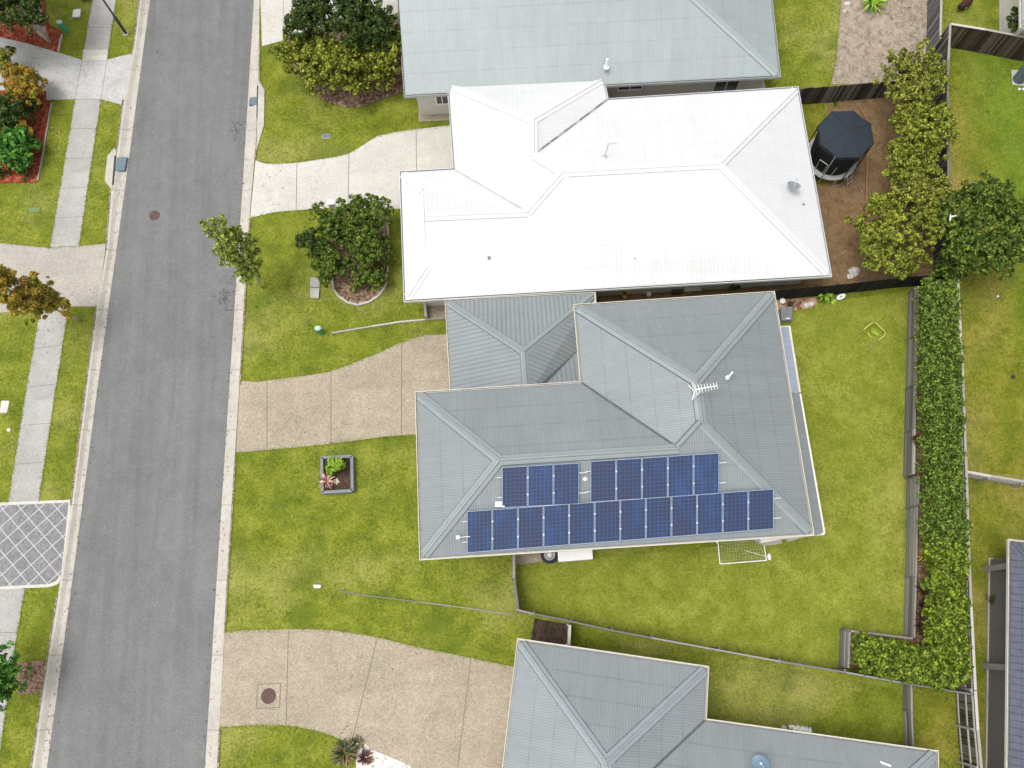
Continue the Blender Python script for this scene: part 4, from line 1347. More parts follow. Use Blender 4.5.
fence('rail_fence', [(965, 472), (990, 476.5), (1024, 482), (1150, 505)], 0.95, 'low pale timber fence dividing the two lawns at the right', (WG, WP), face=1, gap=.03)
fence('boundary_fence', [(516, 609), (534, 613.5), (571, 621), (612, 630), (652, 637.5), (720, 650), (780, 661), (846, 672)], 1.5, 'thin long dark boundary fence with pale capping beside the bottom house', (WK, WG), face=-1, capw=.07)
fence('boundary_fence', [(846, 672), (900, 682), (973, 694)], 1.6, 'boundary fence behind the lime hedge at the bottom right corner', (WK, WG), face=-1, capw=.07)
fence('side_fence', [(513.5, 551), (513.5, 578), (517.5, 610)], 1.35, 'short dark paling fence from the middle house to the boundary', (WK, WG), face=1)
fence('side_gate', [(569.5, 625), (568.5, 645)], 1.2, 'small pale timber gate beside the dark soil patch', (WP, WP), face=1)
edging('garden_edging', [(332, 333.5), (345, 331.5), (372, 327), (400, 322.5), (425, 320.3), (447, 318.5)], .07, .12, M['wood_pale'], 'thin pale edging line across the grass beside the middle house driveway')
edging('garden_edging', [(338, 591), (370, 596), (420, 602), (470, 608.5), (514, 615)], .045, .08, M['wood_grey'], 'low thin grey timber edging along the boundary of the front lawn')
edging('garden_wall', [(425.5, 303), (427, 320)], .12, .5, M['wood_pale'], 'short pale wall end beside the driveway at the grey garage roof', 'wall')

# raised planting bed behind sleeper walls
ZT = 0.95
slab('raised_bed', [(919.5, 287), (951, 284), (955, 380), (958, 480), (962, 580), (967, 688), (849, 664), (850.5, 632), (916, 639.5), (918, 576), (919.5, 500), (916, 470), (917, 384)], ZT - .08, 0.0, [M['soil_orange']])
sleeper_wall('retaining_wall', [(917.5, 286), (915, 384), (913.2, 474)], ZT, 'long grey timber sleeper retaining wall along the back lawn, upper length', (WG, WP), side=-1)
sleeper_wall('retaining_wall', [(917.8, 476), (917.2, 505)], ZT + .14, 'short taller step in the grey sleeper retaining wall', (WG, WP), side=-1)
sleeper_wall('retaining_wall', [(916.3, 506), (915, 576), (913.3, 638)], ZT, 'grey timber sleeper retaining wall along the back lawn, lower length', (WG, WP), side=-1)
sleeper_wall('retaining_wall', [(849, 629.8), (913, 637.5)], ZT, 'thin sleeper wall along the top of the corner planting bed', (WG, WP), side=1)
sleeper_wall('retaining_wall', [(848.8, 630), (847.5, 668)], ZT, 'sleeper wall closing the left end of the corner planting bed', (WG, WP), side=-1)
sleeper_wall('sleeper_wall', [(911, 682), (911.5, 712), (913.5, 755), (916, 860)], .75, 'weathered broken timber sleeper wall between the lawns at the bottom right', (WG, WG), side=-1, courses=3)

# ------------------------------------------------------------------ TREES AND PLANTS
def ring_lobes(px, py, z, R, n, r, rz, seed=0, cz=None, tiltz=.4):
    rn = random.Random(seed)
    c = P(px, py, z)
    L = [(c.x, c.y, z + .2, r * 1.15, r * 1.15, rz * 1.1)]
    for i in range(n):
        a = i * 2 * math.pi / n + rn.uniform(-.3, .3)
        q = R * rn.uniform(.75, 1.1)
        s_ = rn.uniform(.8, 1.15)
        L.append((c.x + math.cos(a) * q, c.y + math.sin(a) * q, z + rn.uniform(-tiltz, tiltz), r * s_, r * s_, rz * s_))
    return L
# street trees
def column_lobes(base, z0, z1, r, n, seed, lean=(0, 0)):
    rn = random.Random(seed)
    L = []
    for i in range(n):
        t = i / (n - 1)
        z = z0 + (z1 - z0) * t
        rr = r * (math.sin(math.pi * (0.18 + .78 * t)) ** .6) * rn.uniform(.8, 1.1)
        L.append((base.x + lean[0] * t + rn.uniform(-.3, .3) * r, base.y + lean[1] * t + rn.uniform(-.3, .3) * r, z, rr, rr, (z1 - z0) / n * 1.25))
    return L
B1 = P(262, 288, 0)
tree('street_tree', B1, column_lobes(B1, 2.1, 6.5, .80, 10, 3, (0.1, 0)), 4600, .17, M['leaf_street'], M['bark_pale'], 'slim pale green street tree leaning over the right kerb', 'tree', r0=.06, fork=.5, seed=5, inner=.6, lump=.25)
B2 = P(80, 320.5, 0)
tree('street_tree', B2, column_lobes(B2, 2.3, 6.6, .92, 11, 8, (-1.3, -.3)), 7000, .18, M['leaf_orange'], M['bark_pale'], 'street tree with orange tinged leaves over the left footpath', 'tree', r0=.07, fork=.4, seed=6, inner=.55, lump=.25)
B3 = P(24.5, 678, 0)
tree('street_tree', B3, ring_lobes(-4, 674, 2.3, .75, 6, .62, .6, 4), 2600, .19, M['leaf_bright'], M['bark_pale'], 'bright green young tree on a brown mulch square at the bottom left', 'tree', r0=.06, fork=.5, seed=7)
# top left garden
B4 = P(50, 41, 0)
L4 = ring_lobes(-8, -14, 3.4, 2.2, 8, 1.3, 1.0, 11) + ring_lobes(-6, 4, 2.8, 1.0, 4, .8, .6, 12)
t4 = empty('multi_stem_tree', B4, 'dark tree with several bare pale stems rising from red mulch in the top left corner', 'tree')
m = MB()
rn = random.Random(3)
for i, (x, y, z) in enumerate(((36, 11, 2.1), (30, 17, 1.9), (27, 21, 1.8), (40, 9, 2.2))):
    q = P(x, y, z)
    o_ = Vector((rn.uniform(-.12, .12), rn.uniform(-.12, .12), 0))
    q2 = q + (q - B4) * .8 + Vector((-.4, .4, .6))
    m.tube([B4 + o_, B4.lerp(q, .5) + o_ + Vector((0, 0, .05)), q, q2], [.1, .085, .07, .05], 8)
m.build('trunk', M['bark_pale'], t4, smooth=True)
leaf_mesh('crown', L4, 11000, .22, M['leaf_dark'], t4, seed=21, inner=.5, lump=.22)
def bush(name, lobes, count, size, leaf, label, cat='shrub', seed=1, group=None, **kw):
    c = Vector((sum(l[0] for l in lobes) / len(lobes), sum(l[1] for l in lobes) / len(lobes), 0))
    t = empty(name, c, label, cat, group)
    m = MB()
    zz = min(l[2] - l[5] * .6 for l in lobes)
    for l in lobes[:12]:
        m.tube([c + Vector((0, 0, max(0, min(zz, .0)))), Vector(((c.x + l[0]) / 2, (c.y + l[1]) / 2, max(.1, l[2] * .5))), Vector(l[:3])], [.045, .035, .02], 5)
    m.build('stem', M['bark'], t)
    leaf_mesh('foliage', lobes, count, size, leaf, t, seed=seed, **kw)
    return t
bush('rounded_shrub', ring_lobes(25, 86, 1.3, .55, 7, .55, .75, 2), 3600, .17, M['leaf_ball'], 'large round yellow green shrub with orange tips beside the upper left driveway', seed=31, lump=.1)
bush('low_shrub', ring_lobes(6, 66, .8, .55, 5, .4, .5, 4), 1300, .18, M['leaf_olive'], 'small olive shrub behind the round yellow green shrub', seed=32)
bush('dark_shrub', ring_lobes(4, 118, 1.0, .7, 6, .6, .6, 5), 2300, .2, M['leaf_dark'], 'dark shrub at the left edge between the round shrub and the bright green one', seed=33)
bush('dark_shrub', ring_lobes(30, 110, .45, .4, 4, .35, .3, 51), 700, .15, M['leaf_dark'], 'low dark undergrowth below the round yellow green shrub', seed=38)
bush('broadleaf_shrub', ring_lobes(17, 149, .8, .6, 7, .38, .45, 6), 1300, .30, M['leaf_bright'], 'bright green big leaved shrub in the red mulch bed at the left', seed=34, aspect=.7, inner=.35)
bush('flowering_shrub', ring_lobes(25, 129, .75, .28, 5, .2, .22, 7), 420, .17, M['leaf_yellow'], 'small shrub with golden yellow leaves in the red mulch bed', seed=35)
bush('small_shrub', ring_lobes(25, 173, .25, .15, 4, .15, .2, 8), 160, .14, M['leaf_dark'], 'tiny dark plant at the lower end of the red mulch bed', seed=36)
bush('small_shrub', ring_lobes(3, 170, .3, .2, 4, .2, .2, 9), 200, .15, M['leaf_glossy'], 'small plant at the left edge in the red mulch bed', seed=37)
b = MB(); b.tube([P(-20, 166, .5), P(8, 163.5, .55), P(36, 163.8, .1)], [.03, .03, .015], 6); b.build('fallen_branch', M['bark_pale'], label='long thin pale branch lying across the red mulch', cat='branch')
blades('strap_leaf_plant', P(86, -2, .02), 34, .42, .06, M['leaf_dark'], 'dark strappy plant beside the footpath at the top edge', 'plant', seed=3, rise=.9)
# trees between the grey house driveway and lawn
BT = P(352, 40, 0)
tree('garden_tree', BT, ring_lobes(340, 4, 3.6, 1.5, 9, .95, .9, 14) + ring_lobes(375, 32, 3.0, .6, 4, .7, .6, 15) + ring_lobes(305, 22, 2.9, .5, 3, .6, .6, 17), 13500, .2, M['leaf_dark'], M['bark'], 'dense dark green tree at the top left corner of the grey roofed house', r0=.13, seed=41, lump=.2)
bush('garden_shrub', ring_lobes(304, 54, 2.0, .75, 7, .55, .7, 16) + ring_lobes(319, 77, 1.4, .5, 5, .45, .5, 26), 6500, .19, M['leaf_lime'], 'left of the lime green shrubs in front of the dense dark tree', seed=42, group='lime shrubs below the dark tree', lump=.25)
bush('garden_shrub', ring_lobes(343, 62, 2.1, .75, 7, .6, .7, 18) + ring_lobes(353, 84, 1.3, .5, 5, .42, .5, 28), 6500, .19, M['leaf_lime'], 'middle one of the lime green shrubs in front of the dense dark tree', seed=43, group='lime shrubs below the dark tree', lump=.25)
bush('garden_shrub', ring_lobes(382, 50, 2.2, .75, 7, .6, .7, 19) + ring_lobes(375, 74, 1.4, .5, 5, .42, .5, 29), 6500, .19, M['leaf_lime'], 'right of the lime green shrubs, close to the grey roof corner', seed=44, group='lime shrubs below the dark tree', lump=.25)
# shrub bed in front of the white house
bush('glossy_shrub', ring_lobes(362, 226, 1.6, .95, 9, .6, .7, 20) + ring_lobes(368, 252, 1.4, .65, 6, .5, .6, 23), 9000, .17, M['leaf_glossy'], 'large glossy dark green shrub filling the concrete edged bed', seed=45, lump=.3)
bush('glossy_shrub', ring_lobes(331, 226, 1.6, .4, 5, .4, .5, 21) + ring_lobes(318, 214, 1.5, .22, 3, .25, .35, 24), 1700, .16, M['leaf_glossy'], 'narrow glossy shrub beside the white letterbox', seed=46, lump=.3)
bush('glossy_shrub', ring_lobes(308, 240, 1.3, .3, 4, .32, .4, 22) + ring_lobes(322, 250, 1.2, .3, 4, .3, .35, 34), 1700, .16, M['leaf_dark'], 'dark shrub reaching left over the grass from the edged bed', seed=47, lump=.3)
bush('glossy_shrub', ring_lobes(330, 266, 1.1, .5, 6, .42, .45, 25), 2800, .16, M['leaf_glossy'], 'low glossy shrub above the two concrete slabs', seed=48, lump=.3)
bush('glossy_shrub', ring_lobes(373, 277, .8, .42, 5, .34, .4, 27) + ring_lobes(357, 284, .5, .2, 3, .2, .22, 31), 1500, .17, M['leaf_glossy'], 'small glossy shrub at the rounded lower end of the edged bed', seed=49, lump=.3)
# row of lime trees behind the white house
G_ = 'lime green trees along the back fence'
for i, (bx, by, cx, cy, z, R, nn_, r, cnt, lb) in enumerate((
        (902, 112, 912, 82, 3.2, .95, 7, .7, 6400, 'topmost of the lime green trees, beside the end of the dark fence'),
        (905, 150, 925, 125, 3.1, .75, 6, .65, 5400, 'second lime green tree from the top along the back fence'),
        (895, 185, 912, 163, 2.9, .70, 6, .62, 5000, 'third lime green tree from the top, right of the trampoline'),
        (898, 212, 922, 195, 2.8, .7, 6, .62, 4600, 'fourth lime green tree from the top along the back fence'),
        (880, 250, 893, 236, 2.7, 1.15, 8, .72, 8200, 'lowest and widest of the lime green trees, near the white roof corner'))):
    tree('garden_tree', P(bx, by, 0), ring_lobes(cx, cy, z, R * 1.15, nn_ + 1, r, r * .85, 60 + i), int(cnt * 1.3), .165, M['leaf_olive'] if i in (0, 3) else M['leaf_lime'], M['bark'], lb, group=G_, r0=.07, seed=70 + i, lump=.28, inner=.55)
tree('garden_tree', P(968, 262, 0), ring_lobes(984, 232, 3.3, 1.45, 10, .85, .8, 80) + ring_lobes(950, 268, 1.6, .5, 4, .45, .5, 81), 13000, .2, M['leaf_glossy'], M['bark'], 'big dark green tree in the yard behind the fence at the right', r0=.12, seed=82, lump=.26)
blades('fan_leaf_plant', P(871, 6, .02), 40, .75, .08, M['leaf_weed'], 'spiky light green plant on the sandy dirt at the top', 'plant', seed=5, rise=1.0)
# hedges
def hedge_lobes(px, z, r, rz, step=.55, seed=0, width=0.0):
    rn = random.Random(seed)
    pts = [P(x, y, z) for x, y in px]
    L = []
    for a, c in zip(pts, pts[1:]):
        n = max(1, int((c - a).length / step))
        e = (c - a).normalized(); s_ = Vector((-e.y, e.x, 0))
        for i in range(n):
            for k in ((-1, 1) if width else (0,)):
                q = a.lerp(c, (i + .5) / n) + s_ * k * width * rn.uniform(.8, 1.1)
                rr = r * rn.uniform(.88, 1.12)
                L.append((q.x, q.y, z - rz * .3 + rn.uniform(-.08, .08), rr, rr, rz))
    return L
bush('hedge', hedge_lobes([(938.5, 286), (940.5, 380), (943, 470), (945.5, 548)], 2.25, .52, .95, .4, 1, .37), 34000, .135, M['leaf_hedge'], 'long dark green clipped hedge along the rear fence, upper part', 'hedge', 91, lump=.08, inner=.5, clump=75)
bush('hedge', hedge_lobes([(945.5, 545), (946, 620), (948.5, 678)], 2.2, .46, .9, .42, 2, .30), 16000, .18, M['leaf_hedge_lime'], 'bright lime green lower length of the hedge along the rear fence', 'hedge', 92, lump=.10, inner=.4, clump=55)
bush('hedge', hedge_lobes([(861, 654), (885, 657), (912, 664), (944, 671)], 1.75, .46, .8, .45, 3, .3), 12500, .17, M['leaf_hedge_lime'], 'lime green hedge block filling the corner bed at the bottom right', 'hedge', 93, lump=.10, inner=.4, clump=55)
for i, (x, y, lb) in enumerate(((916.5, 440, 'dark maroon tuft beside the sleeper wall halfway along the hedge'), (921.5, 590, 'upper dark maroon tuft in the orange soil strip'), (922, 606, 'middle dark maroon tuft in the orange soil strip'), (921, 617, 'olive brown tuft third down in the orange soil strip'), (919.5, 627, 'lowest dark maroon tuft in the orange soil strip'))):
    blades('grass_tuft', P(x, y, ZT - .07), 46, .34, .035, M['leaf_maroon'], lb, 'plant', 'tufts along the sleeper wall', seed=20 + i, rise=.9)
blades('grass_tuft', P(924, 556, ZT - .07), 40, .34, .04, M['leaf_yellow'], 'dry orange tuft at the foot of the lime hedge', 'plant', 'tufts along the sleeper wall', seed=27, rise=.7)
# planter box in the front lawn
pb = empty('planter_box', P(337, 474, 0), 'square grey planter box standing on the front lawn', 'planter')
q = [P(321.5, 457.5, .38), P(351.5, 456, .38), P(352.2, 490.5, .38), P(322.3, 492.3, .38)]
b = MB()
for i in range(4):
    a, c = q[i], q[(i + 1) % 4]
    b.bar(Vector((a.x, a.y, .19)), Vector((c.x, c.y, .19)), .13, .38)
b.build('box_wall', mat_plain('planter_grey', (0.17, 0.185, 0.195), .7, 0, .12, 5), pb)
b = MB(); b.prism([(p.x, p.y) for p in q], 0, .22); b.build('soil', M['soil_dark'], pb)
bush('leafy_plant', [(lambda c: (c.x, c.y, .6, .44, .42, .25))(P(336.5, 467.5, .6))], 520, .2, M['leaf_weed'], 'feathery green plant at the top of the grey planter box', 'plant', 101, inner=.7)
blades('rosette_plant', P(327.5, 481.5, .22), 46, .42, .075, M['leaf_pink'], 'spiky pink and maroon plant in the lower left of the planter box', 'plant', seed=9, rise=.7)
blades('rosette_plant', P(336, 481.5, .22), 12, .2, .045, mat_leaf('leaf_pale', (.2, .22, .1), (.45, .45, .3), (.6, .6, .5), 3), 'tiny pale plant in the middle of the planter box', 'plant', seed=10, rise=.6)
# succulent by the lower driveway
for j, (x, y, s_, lb) in enumerate(((345, 753, 1.0, 'grey green spiky succulent with orange tips at the edge of the lower lawn'), (357, 744, .6, 'small spiky succulent at the driveway edge beside the larger one'), (366, 757, .6, 'small reddish succulent on the white gravel'))):
    blades('succulent', P(x, y, .03), int(90 * s_), .50 * s_, .05, M['leaf_agave'] if j < 2 else M['leaf_maroon'], lb, 'succulent', seed=11 + j, rise=.8, spread=.15 * s_)
blades('leafy_plant', P(823, 297, .02), 26, .42, .12, M['leaf_weed'], 'bright green leafy plant against the black fence', 'plant', seed=14, rise=1.3)
blades('leafy_plant', P(831, 300, .02), 18, .3, .08, M['leaf_weed'], 'low green weeds right of the leafy plant by the black fence', 'plant', seed=15, rise=.4)
bush('yellow_plant', ring_lobes(625, 293, .5, .1, 3, .1, .25, 5), 120, .1, M['leaf_yellow'], 'thin yellow green plant in the narrow gap between the houses', 'plant', 16)
bush('dark_shrub', ring_lobes(734, 287, .4, .15, 3, .15, .2, 6), 180, .12, M['leaf_dark'], 'dark little shrub in the gap below the white roof', 'shrub', 17)
for i, (x, y, lb) in enumerate(((795, 105.5, 'grass tuft at the left foot of the dark fence'), (835, 104.5, 'grass tuft under the middle of the dark fence'))):
    blades('grass_tuft', P(x, y, .02), 24, .25, .03, M['leaf_olive'], lb, 'plant', seed=40 + i, rise=1.0)

# ------------------------------------------------------------------ STREET FURNITURE AND YARD OBJECTS
lp = empty('street_lamp', P(126, 33.5, 0), 'tall black street lamp beside the footpath at the top left', 'street lamp')
base = P(126, 33.5, 0)
b = MB(); b.tube([base, base + Vector((0, 0, 1.3)), base + Vector((0, 0, 1.32)), base + Vector((0, 0, 6.4))], [.085, .08, .05, .035], 12); b.build('pole', M['darkgrey'], lp, smooth=False)
b = MB(); b.lathe(base, [(.16, 0), (.16, .04), (.1, .05)], 16); b.build('base_plate', M['pad'], lp)
b = MB(); t_ = base + Vector((0, 0, 6.4)); b.tube([t_ - Vector((0, 0, .05)), t_ + Vector((.3, 0, .25)), t_ + Vector((1.1, 0, .3))], [.035, .03, .03], 8); b.build('arm', M['darkgrey'], lp)
b = MB(); b.box(t_ + Vector((1.35, 0, .3)), (.32, 0, 0), (0, .12, 0), (0, 0, .05)); b.build('lamp_head', M['darkgrey'], lp)
for x, y, lb in ((66.5, 31.2, 'green service pillar on the lawn near the red mulch at the top left'), (321.5, 333.3, 'green service pillar on the front lawn near the middle house driveway')):
    c = P(x, y, 0)
    r = empty('service_pillar', c, lb, 'service pillar', 'green service pillars')
    b = MB(); b.lathe(c, [(.13, 0), (.13, .72)], 14, sx=1.1, sy=.85); b.build('pillar_body', M['green'], r)
    b = MB(); b.lathe(c + Vector((0, 0, .721)), [(.15, 0), (.15, .05), (.09, .1), (0, .11)], 14, sx=1.1, sy=.85); b.build('pillar_lid', M['green_lid'], r)
def lid(name, pts, label, mat, h=.05, cat='pit lid', frame=True):
    r = empty(name, P(*pts[0], 0), label, cat)
    b = MB(); b.prism([(p.x, p.y) for p in [P(*q, h) for q in pts]], 0, h); b.build('lid', mat, r)
    if frame:
        b = MB()
        q = [P(*p, h) for p in pts]
        for i in range(len(q)):
            a, c = q[i], q[(i + 1) % len(q)]
            b.bar(Vector((a.x, a.y, h * .4)), Vector((c.x, c.y, h * .4)), .05, h * .8)
        b.build('frame', M['kerb'], r)
    return r
lid('pit_lid', [(73.5, 9.5), (80.5, 9), (79.5, 16.5), (72.5, 16.8)], 'square white concrete pit lid on the grass by the top left footpath', M['offwhite'])
lid('meter_lid', [(322.5, 134.5), (329.5, 134), (329.5, 137.8), (322.5, 138)], 'small bluish meter lid in the lawn above the white driveway', M['bluegrey'])
lid('meter_lid', [(29, 208), (40, 207.5), (39.5, 212), (29, 212)], 'faint green meter lid in the left lawn', mat_plain('lid_green', (.12, .18, .07), .7), .03, frame=False)
lid('meter_lid', [(313.5, 584.8), (320.5, 585.2), (320, 587.8), (314, 587.5)], 'small white meter lid on the grass strip near the lower boundary', M['offwhite'])
lid('pit_lid', [(1.5, 401), (9, 401), (6.5, 412.5), (0, 412.5)], 'pale concrete pit lid at the left edge of the lawn', M['rock'])
b = MB(); b.lathe(P(9, 430, .01), [(.08, 0), (.08, .03), (0, .04)], 10); b.build('pipe_cap', M['offwhite'], label='small white pipe cap in the left lawn', cat='pipe cap')
# letterbox
c = P(335, 211, 0)
r = empty('letterbox', c, 'white rendered letterbox at the edge of the white driveway', 'letterbox')
b = MB(); b.box(c + Vector((0, 0, .45)), (.15, 0, 0), (0, .11, 0), (0, 0, .45)); b.build('post', M['white'], r)
b = MB(); b.box(c + Vector((0, 0, .93)), (.17, 0, 0), (0, .13, 0), (0, 0, .03)); b.build('cap', M['white'], r)
b = MB(); b.box(c + Vector((0, -.112, .72)), (.09, 0, 0), (0, .004, 0), (0, 0, .02)); b.build('slot', M['black'], r)
# two slabs
r = empty('concrete_slab', P(315, 288, 0), 'two pale rectangular concrete slabs end to end on the grass', 'slab')
for ps in (((310.3, 277), (319.8, 277.5), (319.5, 287), (310.2, 286.6)), ((310.2, 287.4), (319.4, 287.8), (318.6, 298), (310.3, 297.6))):
    b = MB(); b.prism([(p.x, p.y) for p in [P(*q, .12) for q in ps]], 0, .12); b.build('slab', M['path'], r)

# trampoline
tc_ = P(831.5, 156.5, .72); C0 = Vector((tc_.x, tc_.y, 0))
tp = empty('trampoline', C0, 'round trampoline with black safety net and navy octagonal canopy', 'trampoline')
R_ = 1.27
def circ(r, z, k, ph=0): return [C0 + Vector((math.cos(ph + i * 2 * math.pi / k) * r, math.sin(ph + i * 2 * math.pi / k) * r, z)) for i in range(k)]
b = MB()
inn, outr = circ(R_ - .26, .74, 40), circ(R_ + .02, .72, 40); low = circ(R_ + .02, .64, 40)
b.mesh(inn + outr + low, [(i, 40 + i, 40 + (i + 1) % 40, (i + 1) % 40) for i in range(40)] + [(40 + i, 80 + i, 80 + (i + 1) % 40, 40 + (i + 1) % 40) for i in range(40)])
b.build('spring_pad', M['pad'], tp)
b = MB(); b.mesh(circ(R_ - .24, .70, 32), [tuple(range(32))]); b.build('jumping_mat', M['net'], tp)
b = MB(); pts = circ(R_, .66, 40); b.tube(pts + [pts[0]], .03, 6, cap=False); b.build('ring_frame', M['steel'], tp)
for i in range(8):
    a = i * math.pi / 4 + .25
    d = Vector((math.cos(a), math.sin(a), 0))
    if i % 2 == 0:
        s_ = Vector((-d.y, d.x, 0))
        b = MB(); b.tube([C0 + d * R_ + s_ * .3 + Vector((0, 0, .66)), C0 + d * R_ + s_ * .3 + Vector((0, 0, .03)), C0 + d * R_ - s_ * .3 + Vector((0, 0, .03)), C0 + d * R_ - s_ * .3 + Vector((0, 0, .66))], .022, 6); b.build('leg', M['steel'], tp)
    b = MB(); b.tube([C0 + d * (R_ + .05) + Vector((0, 0, .3)), C0 + d * (R_ + .03) + Vector((0, 0, 2.7))], .028, 8); b.build('net_pole', M['steel'] if i in (5,) else M['black'], tp)
b = MB()
n0, n1_ = circ(R_ - .2, .74, 40), circ(R_ + .0, 2.7, 40)
mid_ = circ(R_ - .12, 1.4, 40)
b.mesh(n0 + mid_ + n1_, [(i, (i + 1) % 40, 40 + (i + 1) % 40, 40 + i) for i in range(40)] + [(40 + i, 40 + (i + 1) % 40, 80 + (i + 1) % 40, 80 + i) for i in range(40)])
b.build('safety_net', M['net'], tp)
b = MB()
oc = circ(1.36, 2.75, 8, .36); ap = C0 + Vector((0, 0, 3.02)); skirt = circ(1.37, 2.55, 8, .36)
ctr = []
for i in range(8): ctr.append((oc[i] + oc[(i + 1) % 8]) / 2 * 1.0 + (C0 + Vector((0, 0, 2.75)) - (oc[i] + oc[(i + 1) % 8]) / 2) * .03)
for i in range(8):
    b.face([ap, oc[i], ctr[i]]); b.face([ap, ctr[i], oc[(i + 1) % 8]])
    b.face([oc[i], skirt[i], skirt[(i + 1) % 8], oc[(i + 1) % 8], ctr[i]])
b.build('canopy', M['navy'], tp)
b = MB()
for i in range(4):
    b.tube([ap.lerp(oc[i * 2], .02) + Vector((0, 0, .012)), oc[i * 2] + Vector((0, 0, .015))], .008, 5)
b.build('canopy_seam', M['black'], tp)
b = MB()
for ang in (3.75, 4.12, 4.48):
    d = Vector((math.cos(ang), math.sin(ang), 0))
    b.tube([C0 + d * (R_ - .14) + Vector((0, 0, .78)), C0 + d * (R_ - .03) + Vector((0, 0, 1.75))], .014, 5)
d0, d1 = Vector((math.cos(3.75), math.sin(3.75), 0)), Vector((math.cos(4.12), math.sin(4.12), 0))
b.tube([C0 + d0 * (R_ - .03) + Vector((0, 0, 1.75)), C0 + d1 * (R_ - .03) + Vector((0, 0, 1.75))], .014, 5)
b.build('net_trim', M['offwhite'], tp)
b = MB()
dl = Vector((math.cos(-.95), math.sin(-.95), 0)); sl2 = Vector((-dl.y, dl.x, 0))
for sg in (-1, 1): b.tube([C0 + dl * (R_ + .02) + sl2 * .16 * sg + Vector((0, 0, .66)), C0 + dl * (R_ + .35) + sl2 * .16 * sg + Vector((0, 0, .02))], .02, 6)
for t in (.3, .65): b.tube([C0 + dl * (R_ + .02 + .33 * t) + sl2 * .16 + Vector((0, 0, .66 * (1 - t))), C0 + dl * (R_ + .02 + .33 * t) - sl2 * .16 + Vector((0, 0, .66 * (1 - t)))], .02, 6)
b.build('ladder', M['steel'], tp)

# soccer goal frame, ball
r = empty('soccer_goal', P(743, 550, 0), 'white tubular soccer goal lying on the grass with its net', 'soccer goal')
q = [P(717.5, 538, .05), P(720, 564, .05), P(766.5, 560.3, .05), P(762.5, 534.5, .05)]
b = MB(); b.tube([q[0], q[1]], .024, 8); b.tube([q[1], q[2]], .024, 8); b.tube([q[2], q[3]], .024, 8); b.tube([P(717.5, 538.5, .12), P(717, 543, .12)], .05, 8); b.build('frame', M['white'], r)
b = MB(); b.tube([P(745, 550.5, .04), P(766, 556.5, .08)], .014, 6); b.build('stay', M['offwhite'], r)
b = MB()
for i in range(1, 9):
    b.tube([q[0].lerp(q[1], i / 9), q[3].lerp(q[2], i / 9)], .0035, 3)
for i in range(1, 16):
    b.tube([q[0].lerp(q[3], i / 16), q[1].lerp(q[2], i / 16)], .0035, 3)
b.build('net', M['offwhite'], r)
b = MB(); c = P(769.3, 556.8, .1)
b.lathe(c, [(.0, -.09), (.05, -.08), (.085, -.03), (.09, 0), (.085, .03), (.05, .08), (0, .09)], 16, sx=.95, sy=1.7)
b.build('rugby_ball', M['white'], label='white oval rugby ball beside the soccer goal', cat='ball')
# yellow frame
r = empty('pop_up_goal', P(868, 338, 0), 'small yellow-green goal frame collapsed on the back lawn', 'goal')
b = MB()
b.tube([P(864, 329.5, .2), P(871.5, 323.3, .3), P(873.5, 322.5, .32), P(876, 323, .3), P(884.5, 331.5, .2), P(885.2, 334, .2), P(884, 336, .2), P(879, 340, .12)], .032, 8)
b.build('frame', M['lime'], r)
b = MB(); b.tube([P(856, 334.5, .02), P(864, 329.5, .18)], .022, 6); b.tube([P(866, 350.5, .02), P(879, 340, .12)], .022, 6); b.build('frame_end', mat_plain('frame_end_khaki', (.22, .22, .09), .6), r)
b = MB(); b.tube([P(868, 333.5, .12), P(871, 337.5, .12)], .035, 6); b.build('handle', M['lime'], r)
b = MB()
rn = random.Random(4)
g = [[P(870.5 + 1.5 * i + .2 * j, 327.2 + 1.6 * j + .5 * i, .06 + rn.uniform(0, .14)) for i in range(6)] for j in range(5)]
b.mesh([p for row in g for p in row], [(j * 6 + i, j * 6 + i + 1, (j + 1) * 6 + i + 1, (j + 1) * 6 + i) for j in range(4) for i in range(5)])
b.build('cloth', mat_plain('lime_fabric', (.26, .36, .03), .7), r)

# grey utility box near awning, rocks, board
c0 = [P(781, 307.5, .55), P(792, 307, .55), P(792, 319.5, .55), P(782, 320, .55)]
r = empty('storage_bin', Vector((c0[0].x, c0[0].y, 0)), 'grey plastic box with a ribbed lid between the rubble bed and the awning', 'storage box')
cc = sum(c0, Vector()) / 4
b = MB(); b.prism([(p.x, p.y) for p in c0], .01, .5); b.build('box_body', M['grey'], r)
b = MB(); b.prism([(cc.x + (p.x - cc.x) * 1.06, cc.y + (p.y - cc.y) * 1.06) for p in c0], .505, .56)
for i in range(5): b.bar(Vector((cc.x - .2, cc.y - .2 + .1 * i, .565)), Vector((cc.x + .2, cc.y - .2 + .1 * i, .565)), .03, .02)
b.build('box_lid', M['darkgrey'] if False else mat_plain('lid_grey', (.15, .165, .175), .6), r)
b = MB(); b.box(P(788, 318.5, .58), (.09, 0, 0), (0, .03, 0), (0, 0, .02)); b.build('handle', M['offwhite'], r)
b = MB(); c = P(781, 303, 0)
b.lathe(c, [(.11, 0), (.14, .28), (.12, .28), (.10, .22), (0, .22)], 14)
b.build('plant_pot', M['offwhite'], label='small white pot behind the grey box', cat='pot')
b = MB(); c = P(789.5, 305, 0); b.lathe(c, [(.10, 0), (.12, .2), (.10, .2), (.09, .16), (0, .16)], 14); b.build('plant_pot', M['black'], label='small black pot behind the grey box', cat='pot')
